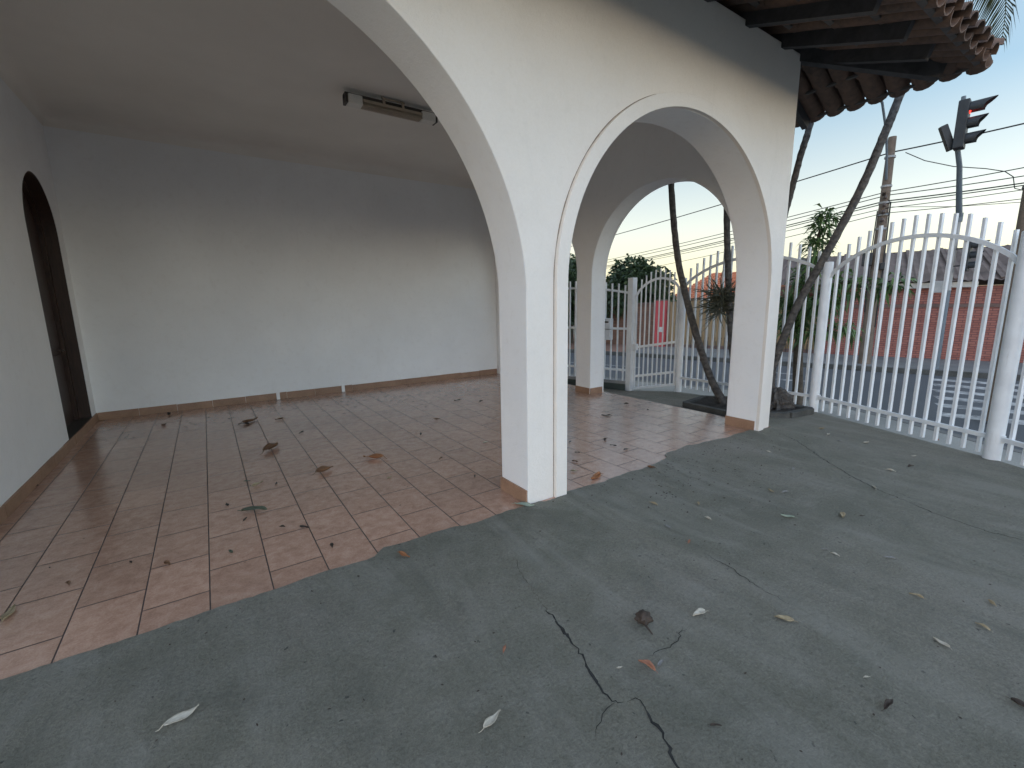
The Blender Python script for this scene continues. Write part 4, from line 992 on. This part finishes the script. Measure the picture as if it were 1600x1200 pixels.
# ------------------------------------------------------------------ overhead lines
def wire(pts, r, label, sag=.12, ext=1.0):
    P = [Vector(p) for p in pts]; P = [P[0] + (P[0] - P[1]) * .5] + P + [P[-1] + (P[-1] - P[-2]) * 4.0]; out = []
    for a, b in zip(P[:-1], P[1:]):
        s = sag * min(1, (b - a).length / 15)
        for k in range(12):
            t = k / 12; p = a.lerp(b, t); p.z -= 4 * s * t * (1 - t); out.append(p)
    out.append(P[-1]); m = MB(); m.tube(out, r, 5); o = m.build('overhead_wire', MT['cable']); tag(o, label, 'wire', 'overhead wires')
wire([(19.54, 22.74, 4.99), (14.96, 4.65, 5.2), (15.01, 2.04, 5.19)], .017, 'thick dark overhead wire, highest of the lines at the utility pole', .1)
wire([(19.6, 21.58, 3.79), (14.91, 4.6, 4.24), (15.36, 1.63, 4.36)], .0115, 'thin overhead wire, second highest line at the utility pole', .1)
wire([(19.58, 21.56, 3.67), (14.9, 4.59, 4.15), (15.83, 1.65, 4.24)], .0115, 'thin overhead wire just under the second highest line')
wire([(19.56, 21.53, 3.47), (14.83, 4.6, 4.0), (15.81, 1.62, 4.08)], .015, 'dark cable at the top of the close bundle of overhead wires')
wire([(19.56, 21.52, 3.41), (14.82, 4.59, 3.94), (15.8, 1.62, 4.03)], .012, 'middle cable of the close bundle of overhead wires')
wire([(19.55, 21.52, 3.36), (14.81, 4.58, 3.82), (15.79, 1.61, 3.94)], .009, 'lowest cable of the close bundle of overhead wires')
wire([(20.0, 18.71, 3.16), (14.74, 4.6, 3.69), (15.77, 1.58, 3.72)], .009, 'thin drop wire hanging lowest under the bundle')
m = MB(); m.tube([(15.13, 4.41, 5.16), (15.1, 4.0, 4.86), (15.09, 3.45, 4.59), (15.15, 2.9, 4.42), (15.17, 2.59, 4.29), (15.2, 2.45, 4.15), (15.22, 2.40, 3.9), (15.23, 2.2, 3.8)], .010, 5)
o = m.build('overhead_wire', MT['cable']); tag(o, 'slack looping wire between the thick top wire and the bundle', 'wire', 'overhead wires')
m = MB(); m.tube([(14.95, 4.5, 3.85), (15.2, 3.35, 3.68), (15.74, 1.54, 3.58), (16.4, -1, 3.6)], .007, 5); o = m.build('overhead_wire', MT['cable']); tag(o, 'thin sagging wire right of the pole, just above the fence tips', 'wire', 'overhead wires')

# ------------------------------------------------------------------ fallen leaves
LEAVES = [
    (-1.01, 3.19, 0.138, 'tan', 1.48, 'pale tan dry leaf on the front tiles at the left edge of the photo'),
    (0.36, 6.98, 0.244, 'brown', 0.65, 'curled brown leaf before the back wall, right one of a touching pair'),
    (0.27, 6.84, 0.158, 'dark', 2.49, 'small dark leaf tucked under the curled brown leaf before the back wall'),
    (0.45, 5.44, 0.278, 'brown', 0.97, 'long ragged brown leaf in mid floor, in front of the touching pair'),
    (0.78, 4.36, 0.182, 'brown', 0.42, 'folded brown leaf on a tile seam in the middle of the porch floor'),
    (1.27, 4.44, 0.204, 'orange', 2.52, 'broad orange brown leaf lying flat in the middle of the porch floor'),
    (0.15, 3.80, 0.188, 'green', 5.76, 'long grey green leaf lying across a tile seam in mid floor'),
    (-0.03, 3.21, 0.057, 'green', 5.03, 'small green leaf bit on the tiles nearer the yard than the long green leaf'),
    (-0.60, 8.18, 0.163, 'dark', 4.81, 'dark flat leaf close to the back wall near the wooden door'),
    (-0.62, 7.49, 0.149, 'brown', 1.39, 'thin brown leaf just in front of the dark flat leaf near the door'),
    (0.70, 6.85, 0.113, 'brown', 3.37, 'small brown leaf by the back wall right of the touching leaf pair'),
    (-0.02, 4.04, 0.065, 'dark', 1.74, 'small dark leaf on the tiles left of the long green leaf'),
    (0.08, 3.67, 0.055, 'dark', 1.08, 'grey leaf crumb just in front of the long green leaf'),
    (0.22, 4.37, 0.118, 'tan', 0.67, 'thin tan leaf beyond the long green leaf'),
    (0.36, 4.30, 0.059, 'dark', 1.35, 'small dark leaf right of the thin tan leaf in mid floor'),
    (0.15, 4.52, 0.053, 'green', 5.82, 'tiny green leaf on a tile seam left of the thin tan leaf'),
    (-0.36, 3.28, 0.068, 'brown', 5.21, 'curled brown leaf on a short joint in the front rows of tiles'),
    (-0.55, 3.44, 0.037, 'dark', 5.07, 'tiny dark leaf left of the curled brown leaf in the front tiles'),
    (-0.82, 3.37, 0.051, 'brown', 5.03, 'small brown leaf on the front tiles right of the pale tan leaf'),
    (-1.42, 5.52, 0.066, 'dark', 1.21, 'dark leaf against the left skirting, farther one'),
    (-1.43, 5.15, 0.055, 'dark', 1.95, 'dark leaf against the left skirting, nearer one'),
    (0.83, 5.93, 0.083, 'dark', 3.94, 'small dark leaf before the gap in the back skirting'),
    (0.52, 2.90, 0.063, 'dark', 4.60, 'round dark leaf on the tiles near the ragged concrete edge'),
    (0.42, 3.28, 0.084, 'dark', 5.37, 'dark leaf on a short joint left of the round dark leaf'),
    (0.29, 3.38, 0.047, 'dark', 5.53, 'small grey dark leaf among the tiles right of the green bits'),
    (1.23, 3.83, 0.060, 'tan', 0.54, 'thin tan leaf on the tiles in front of the broad orange leaf'),
    (1.83, 4.02, 0.060, 'brown', 3.80, 'small brown leaf on a seam left of the big white pier'),
    (1.87, 3.39, 0.054, 'dark', 4.22, 'little dark leaf just left of the foot of the big white pier'),
    (2.47, 4.20, 0.067, 'pale', 3.18, 'tiny pale leaf left of the big white pier'),
    (2.01, 4.96, 0.072, 'dark', 1.12, 'small dark leaf in mid floor behind the broad orange leaf'),
    (3.26, 6.42, 0.108, 'dark', 2.97, 'small dark leaf near the far end of the back skirting'),
    (3.52, 6.09, 0.107, 'dark', 0.56, 'dark leaf near the back wall just left of the big white pier'),
    (2.47, 5.49, 0.091, 'brown', 5.87, 'thin brown leaf far back on the tiles toward the big pier'),
    (1.89, 2.64, 0.149, 'pgreen', 5.44, 'pale green leaf at the foot of the big white pier'),
    (2.73, 2.72, 0.171, 'orange', 3.44, 'broad orange leaf at the tile edge just inside the small arch'),
    (2.86, 3.14, 0.065, 'brown', 1.89, 'small brown leaf behind the broad orange leaf in the small arch'),
    (2.68, 2.95, 0.069, 'tan', 5.71, 'curled tan leaf beside the jamb in the small arch'),
    (3.23, 3.63, 0.066, 'dark', 3.59, 'dark leaf close behind the big pier within the small arch'),
    (3.06, 3.32, 0.054, 'dark', 5.54, 'tiny dark leaf between the jamb and the grid of small arch tiles'),
    (3.53, 3.26, 0.072, 'dark', 5.33, 'dark leaf in the middle of the shiny tiles under the small arch'),
    (3.54, 3.09, 0.070, 'dark', 3.19, 'dark crumpled leaf on the shiny tiles nearest the concrete edge'),
    (4.43, 4.24, 0.122, 'dark', 2.60, 'flat dark leaf on the shiny tiles before the far pier'),
    (3.61, 3.46, 0.092, 'dark', 3.76, 'thin dark leaf along a seam of the shiny tiles'),
    (5.19, 4.55, 0.079, 'dark', 2.71, 'small dark leaf near the side opening of the porch'),
    (5.15, 4.11, 0.064, 'dark', 1.01, 'small dark leaf on the shiny tiles near the planter'),
    (3.30, 2.57, 0.083, 'brown', 1.92, 'brown leaf standing curled on the concrete by the small arch'),
    (0.86, 2.50, 0.101, 'orange', 5.10, 'orange brown curled leaf on the concrete just off the tile edge'),
    (-0.24, 1.90, 0.111, 'pale', 0.27, 'large pale dry leaf on the dark concrete at lower left'),
    (0.72, 1.23, 0.094, 'pale', 0.29, 'pale oval leaf on the concrete at bottom centre'),
    (0.95, 1.50, 0.047, 'rust', 3.93, 'small square rusty leaf scrap on the concrete above the pale oval leaf'),
    (1.40, 1.07, 0.079, 'rust', 1.76, 'rusty orange leaf lying beside the concrete crack'),
    (1.45, 1.04, 0.048, 'grey', 3.36, 'grey curled leaf touching the rusty orange leaf'),
    (1.87, 1.13, 0.085, 'pale', 2.96, 'pale rolled leaf on the concrete right of the brown seed pod'),
    (2.17, 0.87, 0.083, 'tan', 2.15, 'straight tan leaf on the concrete right of the pale rolled leaf'),
    (1.99, 0.41, 0.079, 'dark', 6.26, 'dark brown leaf on the concrete at lower right'),
    (2.58, 0.39, 0.063, 'pale', 1.23, 'pale slim leaf on the concrete in the right foreground'),
    (2.08, 0.51, 0.024, 'pale', 2.59, 'tiny pale leaf scrap left of the dark brown leaf at lower right'),
    (2.88, 0.31, 0.056, 'tan', 1.27, 'tan crumpled leaf on the concrete beyond the pale slim leaf'),
    (3.13, 0.32, 0.049, 'tan', 3.97, 'thin tan leaf at right, beyond the tan crumpled one'),
    (2.91, 0.56, 0.058, 'tan', 1.74, 'thin tan leaf in the middle of the right concrete'),
    (3.21, 0.76, 0.062, 'grey', 2.23, 'grey leaf with raised edges in the middle of the right concrete'),
    (3.00, 0.96, 0.049, 'pale', 4.69, 'pale leaf of a close pair on the right concrete, right one'),
    (3.01, 1.02, 0.041, 'grey', 2.01, 'grey leaf of a close pair on the right concrete, left one'),
    (3.61, 1.14, 0.095, 'tan', 3.51, 'tan leaf on the concrete beside a dark crumb'),
    (3.72, 1.06, 0.037, 'dark', 5.68, 'dark crumb of leaf beside the tan leaf'),
    (4.40, 1.20, 0.067, 'pale', 0.63, 'pale curled leaf next to the long diagonal crack'),
    (2.43, 1.57, 0.053, 'rust', 0.39, 'small rusty leaf on the concrete midway to the house corner'),
    (2.49, 1.78, 0.066, 'grey', 1.44, 'small grey leaf left of the small rusty one'),
    (2.70, 2.06, 0.068, 'tan', 4.81, 'tan leaf on the concrete below the small arch'),
    (2.97, 1.86, 0.057, 'tan', 3.86, 'tan curled leaf on the concrete, second out from the small arch'),
    (2.81, 1.68, 0.053, 'pale', 1.49, 'thin pale leaf on the concrete right of the small grey one'),
    (3.28, 1.36, 0.084, 'pgreen', 2.08, 'pale green leaf on the concrete right of the house corner'),
    (3.66, 1.66, 0.066, 'tan', 1.11, 'tan leaf out from the house corner, left one of a pair'),
    (3.71, 1.58, 0.065, 'grey', 2.88, 'grey leaf out from the house corner, right one of a pair'),
    (4.32, 1.78, 0.061, 'grey', 0.27, 'grey leaf near the start of the long diagonal crack'),
    (4.64, 2.16, 0.068, 'pale', 4.38, 'pale leaf just off the foot of the house corner'),
    (1.38, 0.74, 0.041, 'dark', 5.63, 'dark brown oval leaf on the bottom concrete right of the crack'),
    (1.30, 1.13, 0.025, 'pale', 6.00, 'tiny pale leaf left of the rusty orange leaf'),
    (2.41, 0.12, 0.067, 'dark', 4.62, 'dark leaf cut by the right edge of the photo'),
    (6.06, 2.23, 0.090, 'tan', 6.03, 'tan leaf beside the planter kerb, nearer the big fence post'),
    (5.82, 2.07, 0.094, 'pale', 0.11, 'pale leaf between the planter and the fence'),
    (5.61, 1.89, 0.073, 'grey', 1.81, 'grey leaf just outside the pale leaf by the fence'),
    (5.79, 1.70, 0.088, 'pale', 6.07, 'pale leaf before the middle of the right fence panel'),
    (4.95, 1.25, 0.073, 'pale', 4.87, 'pale leaf beyond the long crack toward the fence'),
    (5.62, 1.26, 0.051, 'pale', 2.58, 'tiny pale leaf close to the right fence panel'),
    (5.23, 1.18, 0.068, 'dark', 5.92, 'dark leaf in front of the right fence panel'),
    (6.55, 1.30, 0.082, 'rust', 3.90, 'rusty leaf caught at the foot of a right panel bar'),
]
def leaf(x, y, L, kind, rot, label, seed):
    rn = random.Random(seed); m = MB(); W = L * rn.uniform(.30, .46); nu, nv = 9, 6
    curl = rn.uniform(.2, .9); bend = rn.uniform(-.5, .9); tw = rn.uniform(-.5, .5); ph = rn.uniform(0, 6)
    if kind in ('green', 'pgreen'): curl *= .4; bend *= .4
    vs = []; fs = []
    for i in range(nu + 1):
        t = i / nu; w = W / 2 * (math.sin(math.pi * min(1, .03 + .97 * t) ** .8) ** .75) * (1 + .12 * math.sin(9 * t + ph))
        for j in range(nv + 1):
            s = j / nv * 2 - 1; xx = (t - .5) * L; yy = s * w
            z = curl * abs(s) ** 1.5 * w * 1.1 + bend * (t - .5) ** 2 * L * .55 + tw * s * w * (t - .5) + .035 * L * math.sin(7 * t + 3 * s + ph) + rn.uniform(-.006, .006) * L
            vs.append((xx, yy * (1 - .25 * curl), z))
    for i in range(nu):
        for j in range(nv): a = i * (nv + 1) + j; fs.append((a, a + 1, a + nv + 2, a + nv + 1))
    m.add(vs, fs); mz = min(v[2] for v in m.v)
    m.v = [(a, b, c - mz + .002) for a, b, c in m.v]
    st_ = .22 * L
    m.tube([(-L * .5, 0, m.v[nv // 2][2] + .001), (-L * .5 - st_ * .6, .03 * L, .006), (-L * .5 - st_, .08 * L, .004)], [.014 * L, .011 * L, .008 * L], 5)
    z0 = yard_z(x, y) if y < 2.62 or x > 5.72 else 0.0
    o = m.build('fallen_leaf', LM[kind]); o.location = (x, y, z0 + .0035); o.rotation_euler = (0, 0, rot)
    md = o.modifiers.new('thick', 'SOLIDIFY'); md.thickness = .0012
    tag(o, label, 'leaf', 'fallen leaves')
for i, a in enumerate(LEAVES): leaf(*a, 100 + i)
# seed pod
m = MB(); rn = random.Random(77); vs = []; fs = []; nu, nv = 14, 10
for i in range(nv + 1):
    for j in range(nu):
        t = math.pi * i / nv; a = 2 * math.pi * j / nu; r = .036 * math.sin(t) * (1 + .22 * math.sin(5 * a + 3 * t) + rn.uniform(-.12, .12))
        vs.append((r * math.cos(a) * 1.1, r * math.sin(a), .03 - .03 * math.cos(t) + 0))
for i in range(nv):
    for j in range(nu): fs.append((i * nu + j, i * nu + (j + 1) % nu, (i + 1) * nu + (j + 1) % nu, (i + 1) * nu + j))
m.add(vs, fs); m.tube([(-.01, -.03, .02), (0.0, -.06, .012), (.008, -.085, .006)], [.006, .005, .003], 6)
o = m.build('seed_pod', LM['dark']); o.location = (1.60, 1.25, .009); o.rotation_euler = (0, 0, -.5); tag(o, 'dark brown wrinkled seed pod with a stalk on the concrete', 'seed pod')
# crumbs of leaf and grit swept against the tile edge
m = MB(); rn = random.Random(55)
def crumb(x, y, s):
    a = rn.uniform(0, 6.28); dx, dy = math.cos(a) * s, math.sin(a) * s; z = (yard_z(x, y) if y < 2.62 else (0.0 if x < 5.72 else yard_z(x, y))) + .0012
    if 2.6 < y < 2.78 and x < 5.4: z = .0092
    m.add([(x - dx, y - dy, z), (x + dy * .45, y - dx * .45, z), (x + dx, y + dy, z + s * .3), (x - dy * .45, y + dx * .45, z + s * .25)], [(0, 1, 2, 3)])
for i in range(300):
    x = rn.gauss(3.6, .85); y = min(2.6, 2.6 - abs(rn.gauss(0, .42)) * (1.15 if x < 4.6 else .9)); crumb(x, y, rn.uniform(.005, .014))
for i in range(190): crumb(rn.uniform(-.6, 5.2), rn.uniform(-.2, 2.6), rn.uniform(.003, .009))
for i in range(130): crumb(rn.uniform(-1.2, 5.2), rn.uniform(2.8, 8.3), rn.uniform(.003, .010))
tag(m.build('leaf_litter', LM['dark'], smooth=0), 'scattered dark crumbs of leaf and grit over concrete and tiles', 'litter', kind='stuff')
